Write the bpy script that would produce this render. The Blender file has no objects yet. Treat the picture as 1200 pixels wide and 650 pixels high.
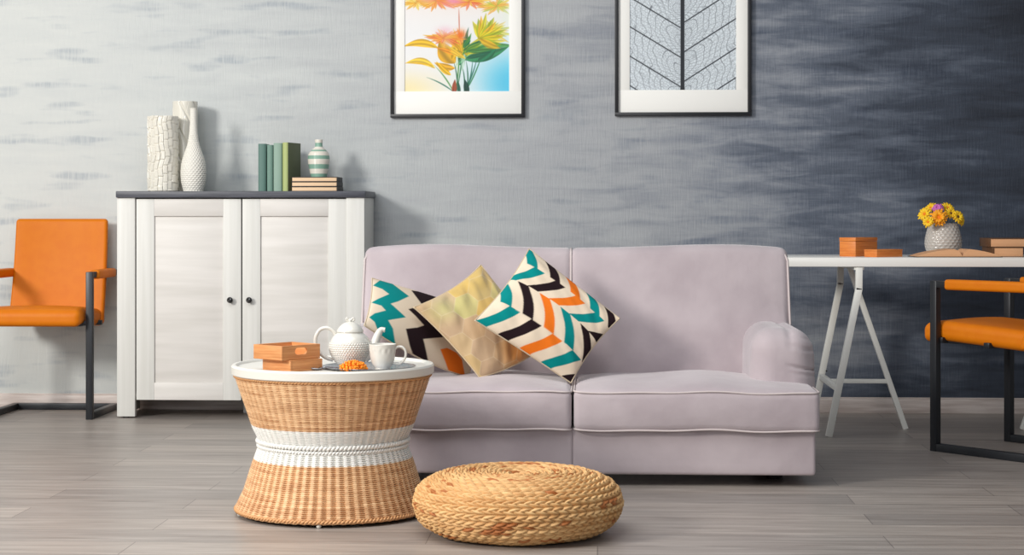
import bpy, math, random
import numpy as np
from mathutils import Vector, Matrix, noise as mnoise

PI = math.pi
random.seed(7); np.random.seed(7)
scn = bpy.context.scene
COL = scn.collection

# ------------------------------------------------------------------ camera, world, lights, exposure
FPX, TH, CAMZ, DW = 2100.0, math.radians(2.73), 0.92, 8.415
CT, ST = math.cos(TH), math.sin(TH)
cam_d = bpy.data.cameras.new('camera')
cam_d.sensor_width = 36.0; cam_d.lens = 36.0 * FPX / 1200.0
cam_d.shift_y = -(325.0 - 252.0) / 1200.0
cam_d.clip_start = 0.05
cam = bpy.data.objects.new('camera', cam_d); COL.objects.link(cam)
cam.location = (0, -DW, CAMZ); cam.rotation_euler = (PI / 2, 0, TH)
scn.camera = cam

world = bpy.data.worlds.new('world'); scn.world = world; world.use_nodes = True
world.node_tree.nodes['Background'].inputs[0].default_value = (0.86, 0.93, 1.0, 1)
world.node_tree.nodes['Background'].inputs[1].default_value = 0.30

def area(name, loc, target, size, power, color=(1, 1, 1), sy=None):
    l = bpy.data.lights.new(name, 'AREA'); l.energy = power; l.color = color; l.size = size
    if sy: l.shape = 'RECTANGLE'; l.size_y = sy
    o = bpy.data.objects.new(name, l); COL.objects.link(o); o.location = loc
    o.rotation_euler = (Vector(target) - Vector(loc)).to_track_quat('-Z', 'Y').to_euler()
    return o
area('window_light', (-6.1, -7.4, 3.6), (-0.9, -0.6, 0.8), 1.5, 500, (1.0, 0.965, 0.91))
area('ceiling_light', (-1.4, -4.0, 3.15), (-1.2, -3.7, 0.0), 3.8, 100, (0.98, 0.985, 1.0), 2.4)
area('rear_fill_light', (-2.2, -11.0, 2.2), (0.2, -1.5, 0.6), 2.6, 110, (0.98, 0.985, 1.0))  # frontal fill added behind the camera, no known window there
scn.view_settings.view_transform = 'Standard'; scn.view_settings.look = 'None'
scn.view_settings.exposure = 0.0; scn.view_settings.gamma = 1.0
scn.view_settings.use_curve_mapping = False

# ------------------------------------------------------------------ helpers
def W(px, d, z=None, py=None):            # image column + depth (+ height or row) -> a real point in the room
    xc = (px - 600.0) * d / FPX
    if z is None: z = CAMZ - (py - 252.0) * d / FPX
    return Vector((xc * CT - d * ST, -DW + xc * ST + d * CT, z))
def DY(px, Y):                            # depth of the plane y=Y at that column
    return (Y + DW) / (CT + (px - 600.0) / FPX * ST)
def XY(px, Y): return W(px, DY(px, Y), 0).x
def ZY(px, py, Y): return CAMZ - (py - 252.0) * DY(px, Y) / FPX

def lin(c):
    return tuple(((x / 255.0) / 12.92 if x / 255.0 <= 0.04045 else ((x / 255.0 + 0.055) / 1.055) ** 2.4) for x in c[:3])
def lin4(c): return lin(c) + (1.0,)
def nlin(a):
    a = np.asarray(a, float) / 255.0
    return np.where(a <= 0.04045, a / 12.92, ((a + 0.055) / 1.055) ** 2.4)

def mesh_obj(name, V, F, mat=None, parent=None, smooth=True, cols=None, loc=None, auto=None):
    me = bpy.data.meshes.new(name)
    V = np.asarray(V, float)
    if isinstance(F, np.ndarray) and F.shape[1] == 4:
        n, m = len(V), len(F)
        me.vertices.add(n); me.vertices.foreach_set('co', V.astype(np.float32).ravel())
        me.loops.add(m * 4); me.loops.foreach_set('vertex_index', F.astype(np.int32).ravel())
        me.polygons.add(m); me.polygons.foreach_set('loop_start', np.arange(0, m * 4, 4, dtype=np.int32))
        me.update(calc_edges=True)
    else:
        me.from_pydata([tuple(v) for v in V], [], [tuple(f) for f in F])
    me.validate()
    me.polygons.foreach_set('use_smooth', np.full(len(me.polygons), smooth))
    if cols is not None:
        a = me.color_attributes.new('Col', 'FLOAT_COLOR', 'POINT')
        c = np.ones((len(V), 4), np.float32); c[:, :3] = cols
        a.data.foreach_set('color', c.ravel())
    me.update()
    if mat: me.materials.append(mat)
    o = bpy.data.objects.new(name, me); COL.objects.link(o)
    if parent: o.parent = parent
    if loc is not None: o.location = loc
    if auto is not None and smooth:
        try: me.set_sharp_from_angle(angle=math.radians(auto))
        except Exception: pass
    return o

def tag(o, label=None, cat=None, group=None, kind=None):
    if label: o['label'] = label
    if cat: o['category'] = cat
    if group: o['group'] = group
    if kind: o['kind'] = kind
    return o
def thing(name, label, cat, loc=(0, 0, 0), rz=0.0, group=None):
    o = bpy.data.objects.new(name, None); COL.objects.link(o)
    o.location = loc; o.rotation_euler = (0, 0, rz); o.empty_display_size = 0.1
    return tag(o, label, cat, group)
def children(o): return [c for c in COL.objects if c.parent == o]
def copy_tree(o, parent=None):
    c = o.copy(); COL.objects.link(c)
    if parent: c.parent = parent
    for ch in children(o): copy_tree(ch, c)
    return c

class MB:
    def __init__(s): s.V = []; s.F = []
    def add(s, V, F, M=None):
        b = len(s.V)
        for v in V:
            v = Vector(v)
            if M is not None: v = M @ v
            s.V.append((v.x, v.y, v.z))
        for f in F: s.F.append([i + b for i in f])
        return s
    def box(s, a, b, r=0.0015, M=None):       # softly chamfered box between two corners
        c = [(a[i] + b[i]) / 2 for i in range(3)]; h = [abs(b[i] - a[i]) / 2 for i in range(3)]
        V, F = rbox(h, min(r, min(h) * 0.6), 1, 1)
        return s.add([(v[0] + c[0], v[1] + c[1], v[2] + c[2]) for v in V], F, M)
    def bar(s, p, q, w, h, up=(0, 0, 1), r=0.0015, ext=0.0):
        p = Vector(p); q = Vector(q); d = q - p; L = d.length; d.normalize()
        u = Vector(up); x = d.cross(u)
        if x.length < 1e-4: x = d.cross(Vector((0, 1, 0)))
        x.normalize(); z = x.cross(d).normalized()
        M = Matrix(((x.x, d.x, z.x, p.x), (x.y, d.y, z.y, p.y), (x.z, d.z, z.z, p.z), (0, 0, 0, 1)))
        return s.box((-w / 2, -ext, -h / 2), (w / 2, L + ext, h / 2), r, M)
    def tube(s, pts, r, n=8, closed=False, caps=True):
        V, F = tube(pts, r, n, closed, caps); return s.add(V, F)
    def lathe(s, prof, n=32, M=None):
        V, F = lathe(prof, n); return s.add(V, F, M)
    def build(s, name, mat, parent=None, smooth=True, auto=35, loc=None):
        return mesh_obj(name, s.V, s.F, mat, parent, smooth, auto=auto, loc=loc)

def rbox(h, r, k=3, m=4):
    ax = []
    for H in h:
        rr = min(r, H * 0.999); A = []
        for i in range(k + 1): A.append(-H + rr * (1 - math.cos(i / k * PI / 2)) if k > 1 else -H + rr * i)
        inner = H - rr
        for i in range(1, m): A.append(-inner + 2 * inner * i / m)
        for i in range(k + 1): A.append(H - rr * (1 - math.cos((k - i) / k * PI / 2)) if k > 1 else H - rr * (k - i))
        ax.append(A)
    idx = {}; V = []; F = []
    def key(i, j, l):
        t = (i, j, l)
        if t not in idx:
            p = [ax[0][i], ax[1][j], ax[2][l]]
            c = [max(-(h[a] - r), min(h[a] - r, p[a])) if h[a] > r else 0 for a in range(3)]
            d = [p[a] - c[a] for a in range(3)]; L = math.sqrt(sum(x * x for x in d))
            if L > 1e-9: p = [c[a] + d[a] / L * r for a in range(3)]
            idx[t] = len(V); V.append(p)
        return idx[t]
    n = [len(a) - 1 for a in ax]
    for a in range(3):
        b, c = (a + 1) % 3, (a + 2) % 3
        for side in (0, n[a]):
            for i in range(n[b]):
                for j in range(n[c]):
                    q = []
                    for di, dj in ((0, 0), (1, 0), (1, 1), (0, 1)):
                        t = [0, 0, 0]; t[a] = side; t[b] = i + di; t[c] = j + dj
                        q.append(key(*t))
                    if side == 0: q.reverse()
                    F.append(q)
    return V, F

def tube(pts, r, n=8, closed=False, caps=True):
    pts = [Vector(p) for p in pts]; N = len(pts); V = []; F = []
    rr = r if isinstance(r, (list, tuple)) else [r] * N
    up = None
    for i, p in enumerate(pts):
        a = pts[(i - 1) % N] if (closed or i > 0) else p
        b = pts[(i + 1) % N] if (closed or i < N - 1) else p
        t = (b - a).normalized()
        if up is None:
            up = Vector((0, 0, 1)) if abs(t.z) < 0.9 else Vector((0, 1, 0))
        x = t.cross(up).normalized(); up = x.cross(t).normalized()
        for k in range(n):
            an = 2 * PI * k / n
            V.append(p + (x * math.cos(an) + up * math.sin(an)) * rr[i])
    for i in range(N if closed else N - 1):
        for k in range(n):
            a = i * n + k; b = i * n + (k + 1) % n; j = ((i + 1) % N) * n
            F.append((a, b, j + (k + 1) % n, j + k))
    if caps and not closed:
        F.append(tuple(range(n - 1, -1, -1))); F.append(tuple((N - 1) * n + k for k in range(n)))
    return V, F

def spline(pts, n=8):
    P = [Vector(p) for p in pts]; out = []
    for i in range(len(P) - 1):
        p0 = P[max(i - 1, 0)]; p1 = P[i]; p2 = P[i + 1]; p3 = P[min(i + 2, len(P) - 1)]
        for k in range(n):
            t = k / n
            out.append(0.5 * ((2 * p1) + (p2 - p0) * t + (2 * p0 - 5 * p1 + 4 * p2 - p3) * t * t + (3 * p1 - p0 - 3 * p2 + p3) * t ** 3))
    out.append(P[-1]); return out

def lathe(prof, n=32):                       # prof: list of (r, z) bottom/outside first
    V = []; F = []
    for (r, z) in prof:
        for k in range(n):
            a = 2 * PI * k / n; V.append((r * math.cos(a), r * math.sin(a), z))
    for i in range(len(prof) - 1):
        for k in range(n):
            F.append((i * n + k, i * n + (k + 1) % n, (i + 1) * n + (k + 1) % n, (i + 1) * n + k))
    if prof[0][0] > 1e-5: F.append(tuple(range(n - 1, -1, -1)))
    if prof[-1][0] > 1e-5: F.append(tuple((len(prof) - 1) * n + k for k in range(n)))
    return V, F

def rz_profile(pts, n):                      # smooth, evenly spaced (r,z) profile in numpy
    sp = spline([(p[0], 0, p[1]) for p in pts], 16)
    A = np.array([(p.x, p.z) for p in sp])
    s = np.concatenate([[0], np.cumsum(np.hypot(*np.diff(A, axis=0).T))])
    t = np.linspace(0, s[-1], n)
    return np.stack([np.interp(t, s, A[:, 0]), np.interp(t, s, A[:, 1])], 1), t

def dense_lathe(pts, nt, na, disp=None, smooth_profile=True):
    if smooth_profile: P, t = rz_profile(pts, nt)
    else:
        A = np.array(pts, float); s = np.concatenate([[0], np.cumsum(np.hypot(*np.diff(A, axis=0).T))])
        t = np.linspace(0, s[-1], nt); P = np.stack([np.interp(t, s, A[:, 0]), np.interp(t, s, A[:, 1])], 1)
    T = np.gradient(P, axis=0); T /= np.maximum(np.hypot(T[:, 0], T[:, 1])[:, None], 1e-9)
    Nn = np.stack([T[:, 1], -T[:, 0]], 1)
    th = np.linspace(0, 2 * PI, na, endpoint=False)
    TT, AA = np.meshgrid(t, th, indexing='ij')
    D = disp(TT, AA, P) if disp else np.zeros_like(TT)
    R = P[:, 0:1] + Nn[:, 0:1] * D; Z = P[:, 1:2] + Nn[:, 1:2] * D
    R = np.maximum(R, 0)
    V = np.stack([R * np.cos(AA), R * np.sin(AA), Z], -1).reshape(-1, 3)
    i = np.arange(nt - 1)[:, None]; k = np.arange(na)[None, :]; k2 = (k + 1) % na
    F = np.stack([i * na + k, i * na + k2, (i + 1) * na + k2, (i + 1) * na + k], -1).reshape(-1, 4)
    return V, F, TT, AA

# ------------------------------------------------------------------ materials
def nd(nt, t, **kw):
    n = nt.nodes.new(t)
    for k, v in kw.items():
        if k in n.inputs: n.inputs[k].default_value = v
        else: setattr(n, k, v)
    return n
def base_mat(name, color=(200, 200, 200), rough=0.5, metal=0.0, spec=None, sheen=0.0, coat=0.0):
    m = bpy.data.materials.new(name); m.use_nodes = True
    b = m.node_tree.nodes['Principled BSDF']
    b.inputs['Base Color'].default_value = lin4(color); b.inputs['Roughness'].default_value = rough
    b.inputs['Metallic'].default_value = metal
    if spec is not None: b.inputs['Specular IOR Level'].default_value = spec
    if sheen: b.inputs['Sheen Weight'].default_value = sheen; b.inputs['Sheen Roughness'].default_value = 0.5
    if coat: b.inputs['Coat Weight'].default_value = coat; b.inputs['Coat Roughness'].default_value = 0.1
    return m
def coords(nt, scale, rot=(0, 0, 0)):
    tc = nt.nodes.new('ShaderNodeTexCoord'); mp = nt.nodes.new('ShaderNodeMapping')
    mp.inputs['Scale'].default_value = scale; mp.inputs['Rotation'].default_value = rot
    nt.links.new(tc.outputs['Object'], mp.inputs['Vector']); return mp.outputs['Vector']
def noise_mat(name, c1, c2, scale=(5, 5, 5), nscale=1.0, detail=4, rough=0.5, bump=0.0, bdist=0.002, lo=0.35, hi=0.65, **kw):
    m = base_mat(name, c1, rough, **kw); nt = m.node_tree; b = nt.nodes['Principled BSDF']
    v = coords(nt, scale)
    n = nd(nt, 'ShaderNodeTexNoise', Scale=nscale, Detail=detail); nt.links.new(v, n.inputs['Vector'])
    r = nt.nodes.new('ShaderNodeValToRGB'); r.color_ramp.elements[0].position = lo; r.color_ramp.elements[1].position = hi
    r.color_ramp.elements[0].color = lin4(c1); r.color_ramp.elements[1].color = lin4(c2)
    nt.links.new(n.outputs['Fac'], r.inputs['Fac']); nt.links.new(r.outputs['Color'], b.inputs['Base Color'])
    if bump:
        bp = nd(nt, 'ShaderNodeBump', Strength=bump, Distance=bdist)
        nt.links.new(n.outputs['Fac'], bp.inputs['Height']); nt.links.new(bp.outputs['Normal'], b.inputs['Normal'])
    return m
def attr_mat(name, rough=0.8, bump=0.0, bscale=400, sheen=0.0, spec=None, bdist=0.001):
    m = base_mat(name, rough=rough, sheen=sheen, spec=spec); nt = m.node_tree; b = nt.nodes['Principled BSDF']
    a = nt.nodes.new('ShaderNodeAttribute'); a.attribute_name = 'Col'
    nt.links.new(a.outputs['Color'], b.inputs['Base Color'])
    if bump:
        v = coords(nt, (1, 1, 1)); n = nd(nt, 'ShaderNodeTexNoise', Scale=bscale, Detail=2); nt.links.new(v, n.inputs['Vector'])
        bp = nd(nt, 'ShaderNodeBump', Strength=bump, Distance=bdist)
        nt.links.new(n.outputs['Fac'], bp.inputs['Height']); nt.links.new(bp.outputs['Normal'], b.inputs['Normal'])
    return m

def fabric(name, c1, c2):
    m = noise_mat(name, c1, c2, (3, 3, 3), 1.5, 6, 0.9, lo=0.3, hi=0.7, sheen=0.35)
    nt = m.node_tree; b = nt.nodes['Principled BSDF']
    v = coords(nt, (1, 1, 1)); n = nd(nt, 'ShaderNodeTexNoise', Scale=9.0, Detail=3); nt.links.new(v, n.inputs['Vector'])
    n2 = nd(nt, 'ShaderNodeTexNoise', Scale=700.0, Detail=1); nt.links.new(v, n2.inputs['Vector'])
    b1 = nd(nt, 'ShaderNodeBump', Strength=0.25, Distance=0.02); b2 = nd(nt, 'ShaderNodeBump', Strength=0.15, Distance=0.001)
    nt.links.new(n.outputs['Fac'], b1.inputs['Height']); nt.links.new(n2.outputs['Fac'], b2.inputs['Height'])
    nt.links.new(b1.outputs['Normal'], b2.inputs['Normal']); nt.links.new(b2.outputs['Normal'], b.inputs['Normal'])
    return m

M = {}
M['sofa'] = fabric('sofa_velvet', (166, 153, 157), (186, 174, 177))
M['piping'] = base_mat('sofa_piping', (200, 188, 186), 0.85)
M['dark'] = base_mat('dark_wood', (30, 27, 26), 0.5)
M['white_wood'] = noise_mat('white_painted_wood', (206, 205, 199), (220, 219, 214), (3, 3, 40), 1.2, 5, 0.5, bump=0.12, bdist=0.001)
M['white_wood_h'] = noise_mat('white_painted_panel', (206, 202, 196), (219, 215, 210), (1.2, 3, 14), 1.5, 5, 0.5, bump=0.08, bdist=0.001)
M['white_wood_v'] = noise_mat('white_painted_stile', (210, 209, 203), (218, 217, 212), (40, 3, 1.2), 1.2, 3, 0.5, bump=0.05, bdist=0.001)
M['cab_top'] = noise_mat('charcoal_wood', (62, 64, 72), (84, 86, 95), (3, 20, 60), 2, 5, 0.45, bump=0.15, bdist=0.001)
M['knob'] = base_mat('black_knob', (12, 12, 12), 0.12, coat=0.6)
M['black_metal'] = base_mat('chair_black_metal', (40, 42, 46), 0.38, 0.35)
M['orange'] = noise_mat('orange_leather', (208, 112, 6), (211, 117, 8), (8, 8, 8), 3, 6, 0.5, bump=0.1, bdist=0.002, spec=0.22)
M['frame'] = base_mat('picture_frame_black', (28, 29, 33), 0.4)
M['mat_board'] = base_mat('mat_board', (250, 249, 244), 0.9)
M['art'] = attr_mat('printed_picture', 0.6)
M['white_metal'] = base_mat('white_steel', (236, 235, 228), 0.4)
M['desk_white'] = base_mat('desk_white_laminate', (240, 238, 232), 0.28)
M['ceramic'] = base_mat('white_ceramic', (212, 209, 200), 0.22, coat=0.3)
M['ceramic_matte'] = base_mat('bisque_ceramic', (224, 221, 212), 0.45)
M['ceramic_dim'] = base_mat('glazed_vase_ceramic', (224, 220, 208), 0.25, coat=0.3)
M['grey_vase'] = base_mat('grey_glazed_vase', (192, 186, 178), 0.25, coat=0.5)
M['silver'] = noise_mat('silver_tray_metal', (176, 180, 190), (206, 210, 218), (60, 60, 60), 1.5, 3, 0.22, bump=0.7, bdist=0.004, metal=1.0)
M['silver_plain'] = base_mat('polished_silver', (190, 193, 200), 0.18, 1.0)
M['lid'] = base_mat('table_lid_white', (220, 217, 208), 0.35)
M['marigold'] = noise_mat('marigold_petal', (236, 120, 10), (250, 160, 24), (60, 60, 60), 2, 2, 0.6)
M['petal_yellow'] = noise_mat('yellow_petal', (246, 190, 18), (252, 214, 40), (50, 50, 50), 2, 2, 0.6)
M['petal_orange'] = noise_mat('golden_petal', (244, 150, 14), (250, 178, 26), (50, 50, 50), 2, 2, 0.6)
M['petal_pink'] = base_mat('pink_petal', (206, 112, 186), 0.6)
M['flower_eye'] = base_mat('flower_eye', (96, 60, 16), 0.8)
M['flower_eye_gold'] = base_mat('flower_eye_gold', (232, 128, 20), 0.8)
M['leafgreen'] = base_mat('stem_green', (70, 92, 40), 0.6)
def wood(name, c1, c2, sc=(4, 40, 40)):
    return noise_mat(name, c1, c2, sc, 2.0, 5, 0.45, bump=0.06, bdist=0.001)
M['bamboo'] = wood('bamboo_wood', (196, 128, 74), (218, 154, 98), (5, 5, 80))
M['box_orange'] = wood('orange_stained_wood', (206, 112, 42), (226, 138, 62), (4, 4, 60))
M['page'] = noise_mat('book_pages', (206, 150, 108), (226, 176, 132), (2, 2, 900), 1, 2, 0.9, bump=0.1, bdist=0.0005)
M['page_pale'] = noise_mat('pale_book_pages', (232, 196, 158), (244, 212, 176), (2, 2, 900), 1, 2, 0.9)
M['cover_black'] = base_mat('black_book_cover', (32, 26, 26), 0.5)
M['cover_brown'] = base_mat('brown_book_cover', (98, 66, 40), 0.6)
M['cover_maroon'] = base_mat('maroon_book_cover', (84, 40, 34), 0.6)

# ------------------------------------------------------------------ setting: floor, wall, baseboard
def wall_material():
    m = base_mat('ombre_painted_wall', rough=0.62); nt = m.node_tree; b = nt.nodes['Principled BSDF']; L = nt.links.new
    tc = nt.nodes.new('ShaderNodeTexCoord'); sep = nt.nodes.new('ShaderNodeSeparateXYZ'); L(tc.outputs['Object'], sep.inputs[0])
    def noise(scale, s, d, rough=0.55, dist=0.0):
        mp = nt.nodes.new('ShaderNodeMapping'); mp.inputs['Scale'].default_value = scale; L(tc.outputs['Object'], mp.inputs['Vector'])
        n = nd(nt, 'ShaderNodeTexNoise', Scale=s, Detail=d, Roughness=rough, Distortion=dist); L(mp.outputs[0], n.inputs['Vector']); return n.outputs['Fac']
    def mth(op, a, c, clamp=False):
        n = nt.nodes.new('ShaderNodeMath'); n.operation = op; n.use_clamp = clamp
        for i, v in enumerate((a, c)):
            if isinstance(v, (int, float)): n.inputs[i].default_value = v
            else: L(v, n.inputs[i])
        return n.outputs[0]
    def mrange(v, a, c, d, e):
        n = nt.nodes.new('ShaderNodeMapRange'); L(v, n.inputs[0])
        for i, q in enumerate((a, c, d, e)): n.inputs[i + 1].default_value = q
        return n.outputs[0]
    big = noise((0.8, 1, 3.0), 1.6, 3)               # broad cloudy patches
    stroke = noise((2.0, 1, 11.0), 1.6, 4, 0.58, 0.5) # horizontal brush strokes
    fine = noise((3.0, 1, 45.0), 2.0, 4, 0.6)
    comb = noise((85.0, 1, 7.0), 1.5, 3, 0.6)         # fine upright combing
    x = mth('MULTIPLY', mth('ADD', sep.outputs[0], 3.0), 1 / 5.4)
    zt = mth('MULTIPLY', mth('SUBTRACT', sep.outputs[2], 1.2), 0.035)
    f = mth('ADD', x, zt)
    f = mth('ADD', f, mth('MULTIPLY', mth('SUBTRACT', big, 0.5), 0.34))
    f = mth('ADD', f, mth('MULTIPLY', mth('SUBTRACT', stroke, 0.5), 0.32))
    f = mth('ADD', f, mth('MULTIPLY', mth('SUBTRACT', fine, 0.5), 0.06))
    f = mth('ADD', f, mth('MULTIPLY', mth('SUBTRACT', comb, 0.5), 0.07))
    r = nt.nodes.new('ShaderNodeValToRGB'); cr = r.color_ramp
    stops = [(0.0, (205, 208, 205)), (0.2, (196, 200, 199)), (0.36, (183, 187, 188)), (0.55, (168, 171, 175)), (0.665, (140, 145, 154)),
             (0.76, (96, 104, 118)), (0.86, (60, 68, 82)), (1.0, (34, 39, 50))]
    cr.elements[0].position = stops[0][0]; cr.elements[0].color = lin4(stops[0][1])
    cr.elements[1].position = stops[-1][0]; cr.elements[1].color = lin4(stops[-1][1])
    for p, c in stops[1:-1]:
        e = cr.elements.new(p); e.color = lin4(c)
    L(f, r.inputs['Fac'])
    # isolated darker dabs
    dab = noise((1.5, 1, 8.0), 2.0, 2, 0.5); dm = mrange(dab, 0.56, 0.70, 0.0, 0.62)
    dm2 = mth('MULTIPLY', dm, mrange(comb, 0.35, 0.6, 0.4, 1.0))
    mix = nt.nodes.new('ShaderNodeMix'); mix.data_type = 'RGBA'; mix.blend_type = 'MULTIPLY'
    L(dm2, mix.inputs[0]); L(r.outputs['Color'], mix.inputs[6]); mix.inputs[7].default_value = (0.50, 0.56, 0.66, 1)
    L(mix.outputs[2], b.inputs['Base Color'])
    bp = nd(nt, 'ShaderNodeBump', Strength=0.5, Distance=0.004); L(mth('ADD', comb, mth('MULTIPLY', stroke, 0.6)), bp.inputs['Height'])
    L(bp.outputs['Normal'], b.inputs['Normal'])
    return m
def floor_material():
    m = base_mat('grey_laminate_floor', rough=0.38, spec=0.4); nt = m.node_tree; b = nt.nodes['Principled BSDF']; L = nt.links.new
    tc = nt.nodes.new('ShaderNodeTexCoord')
    br = nt.nodes.new('ShaderNodeTexBrick'); L(tc.outputs['Object'], br.inputs['Vector'])
    br.inputs['Scale'].default_value = 1.0; br.inputs['Brick Width'].default_value = 1.3; br.inputs['Row Height'].default_value = 0.19
    br.inputs['Mortar Size'].default_value = 0.0012; br.inputs['Mortar Smooth'].default_value = 0.1
    br.inputs['Color1'].default_value = lin4((184, 176, 168)); br.inputs['Color2'].default_value = lin4((158, 152, 147)); br.inputs['Mortar'].default_value = lin4((104, 99, 97))
    br.offset = 0.37
    mp = nt.nodes.new('ShaderNodeMapping'); mp.inputs['Scale'].default_value = (1.1, 16, 1); L(tc.outputs['Object'], mp.inputs['Vector'])
    n = nd(nt, 'ShaderNodeTexNoise', Scale=2.2, Detail=8, Roughness=0.62, Distortion=0.8); L(mp.outputs[0], n.inputs['Vector'])
    r = nt.nodes.new('ShaderNodeValToRGB'); r.color_ramp.elements[0].position = 0.3; r.color_ramp.elements[1].position = 0.7
    r.color_ramp.elements[0].color = (0.62, 0.58, 0.56, 1); r.color_ramp.elements[1].color = (1.12, 1.1, 1.08, 1); L(n.outputs['Fac'], r.inputs['Fac'])
    mx = nt.nodes.new('ShaderNodeMix'); mx.data_type = 'RGBA'; mx.blend_type = 'MULTIPLY'; mx.inputs[0].default_value = 1.0
    L(br.outputs['Color'], mx.inputs[6]); L(r.outputs['Color'], mx.inputs[7]); L(mx.outputs[2], b.inputs['Base Color'])
    bp = nd(nt, 'ShaderNodeBump', Strength=0.06, Distance=0.002); L(n.outputs['Fac'], bp.inputs['Height']); L(bp.outputs['Normal'], b.inputs['Normal'])
    return m
mb = MB(); mb.box((-7, 0, 0), (6.5, 0.12, 3.2), 0.001); tag(mb.build('wall_back', wall_material(), auto=30), kind='structure')
mb = MB(); mb.box((-7, -12, -0.06), (6.5, 0.12, 0), 0.001); tag(mb.build('floor', floor_material(), auto=30), kind='structure')
bbm = noise_mat('pale_wood_baseboard', (186, 172, 165), (214, 203, 197), (2.2, 1, 26), 2.2, 6, 0.5, bump=0.1, bdist=0.001)
mb = MB(); mb.box((-7, -0.014, 0), (6.5, 0.0, 0.066), 0.002); mb.box((-7, -0.010, 0.066), (6.5, 0.0, 0.073), 0.002)
tag(mb.build('baseboard_back', bbm, auto=30), kind='structure')

# ------------------------------------------------------------------ sofa
def deform(V, fn): return [fn(Vector(v)) for v in V]
SX = XY(671, -2.32)                               # centre seam
sofa = thing('sofa', 'two-seat mauve-grey velvet sofa with rolled arms and pale piping', 'sofa', (SX, -1.80, 0))
def sofa_sy(Y): return Y + 1.80
HW = 0.822
def lcl(Y): return sofa_sy(Y)
# base
for s in (-1, 1):
    V, F = rbox((HW / 2, 0.42, 0.080), 0.012, 3, 6)
    V = [(v[0] + s * (HW / 2 - 0.0005), v[1] + lcl(-2.32) + 0.42, v[2] + 0.119) for v in V]
    mesh_obj('base', V, F, M['sofa'], sofa)
for sx in (-1, 1):
    for sy in (-2.10, -1.58):
        b = MB(); b.lathe([(0.028, 0.0), (0.03, 0.005), (0.034, 0.045)], 16)
        b.build('leg', M['dark'], sofa, loc=(sx * (HW - 0.12), lcl(sy), 0))
# seat cushions
def cushion(s):
    w = (HW + 0.012) / 2 - 0.002
    h = 0.070; D = 0.30
    V, F = rbox((w, D, h), 0.022, 3, 22)
    ox = s * (w + 0.0035); yc = lcl(-2.345) + D; zc = 0.187 + h
    def fn(v):
        u, t = v.x / w, v.y / D
        dome = max(0, 1 - abs(u) ** 3.2) ** 0.8 * max(0, 1 - abs(t) ** 2.6) ** 0.75
        if v.z > 0: v.z += dome * 0.031 * (v.z / h) + 0.004 * math.sin(u * 7 + s) * dome
        # front face bulges a little and the seam line wanders
        if t < -0.9: v.y -= 0.010 * (1 - (v.z / h) ** 2) * (1 - u ** 6)
        v.z += 0.0025 * math.sin(u * 5.0 + 1.3 * s)
        return v + Vector((ox, yc, zc))
    V = deform(V, fn)
    c = mesh_obj('seat_cushion', V, F, M['sofa'], sofa)
    for zz in (h - 0.006, -h + 0.006):
        pts = []
        W2, D2, r = w - 0.001, D - 0.001, 0.03
        loop = []
        for cx, cy, a0 in ((W2 - r, -D2 + r, -90), (W2 - r, D2 - r, 0), (-W2 + r, D2 - r, 90), (-W2 + r, -D2 + r, 180)):
            for k in range(7):
                a = math.radians(a0 + k * 15); loop.append((cx + r * math.cos(a), cy + r * math.sin(a)))
        full = []
        for i in range(len(loop)):
            p, q = loop[i], loop[(i + 1) % len(loop)]; n = max(1, int(math.hypot(q[0] - p[0], q[1] - p[1]) / 0.03))
            for k in range(n): full.append((p[0] + (q[0] - p[0]) * k / n, p[1] + (q[1] - p[1]) * k / n))
        for x, y in full: pts.append((x + ox, y + yc - 0.001, zc + zz + 0.0025 * math.sin(x / w * 5.0 + 1.3 * s) + 0.002 * math.sin(x * 23)))
        V2, F2 = tube(pts, 0.0036, 6, True)
        tag(mesh_obj('piping', V2, F2, M['piping'], c), 'pale seam piping round the cushion')
for s in (-1, 1): cushion(s)
# arms
def arm(s):
    w, D, h = 0.110, 0.31, 0.200
    V, F = rbox((w, D, h), 0.078, 10, 40)
    def fn(v):
        u = v.x / w * s                            # +1 = outer side
        zr = v.z / h
        v.x *= 1.0 + 0.05 * math.sin((zr + 1) * PI / 2 + 0.5)
        # top: shallow valley between inner pad and the outer roll
        if zr > 0.3:
            v.z -= 0.008 * math.exp(-((u - 0.20) / 0.14) ** 2) * (zr - 0.3) / 0.7
            v.z -= 0.012 * max(0, u - 0.3)
        # pleats gathered on the outer half
        for zc, am in ((0.68, 0.0075), (0.32, 0.0075), (0.20, 0.0025), (0.85, 0.002)):
            zl = zc + 0.10 * (0.6 - u)
            k = am * math.exp(-((zr - zl) / 0.026) ** 2) * max(0.0, min(1.0, (u - 0.0) * 2.6))
            if v.y < 0: v.y += k * 1.2
            v.x -= s * k * 0.6
        if v.y < 0: v.y -= 0.012 * (1 - u * u) * (1 - zr * zr)
        return v + Vector((s * 0.732, lcl(-2.16) + D, 0.326))
    mesh_obj('armrest', deform(V, fn), F, M['sofa'], sofa)
for s in (-1, 1): arm(s)
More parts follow.
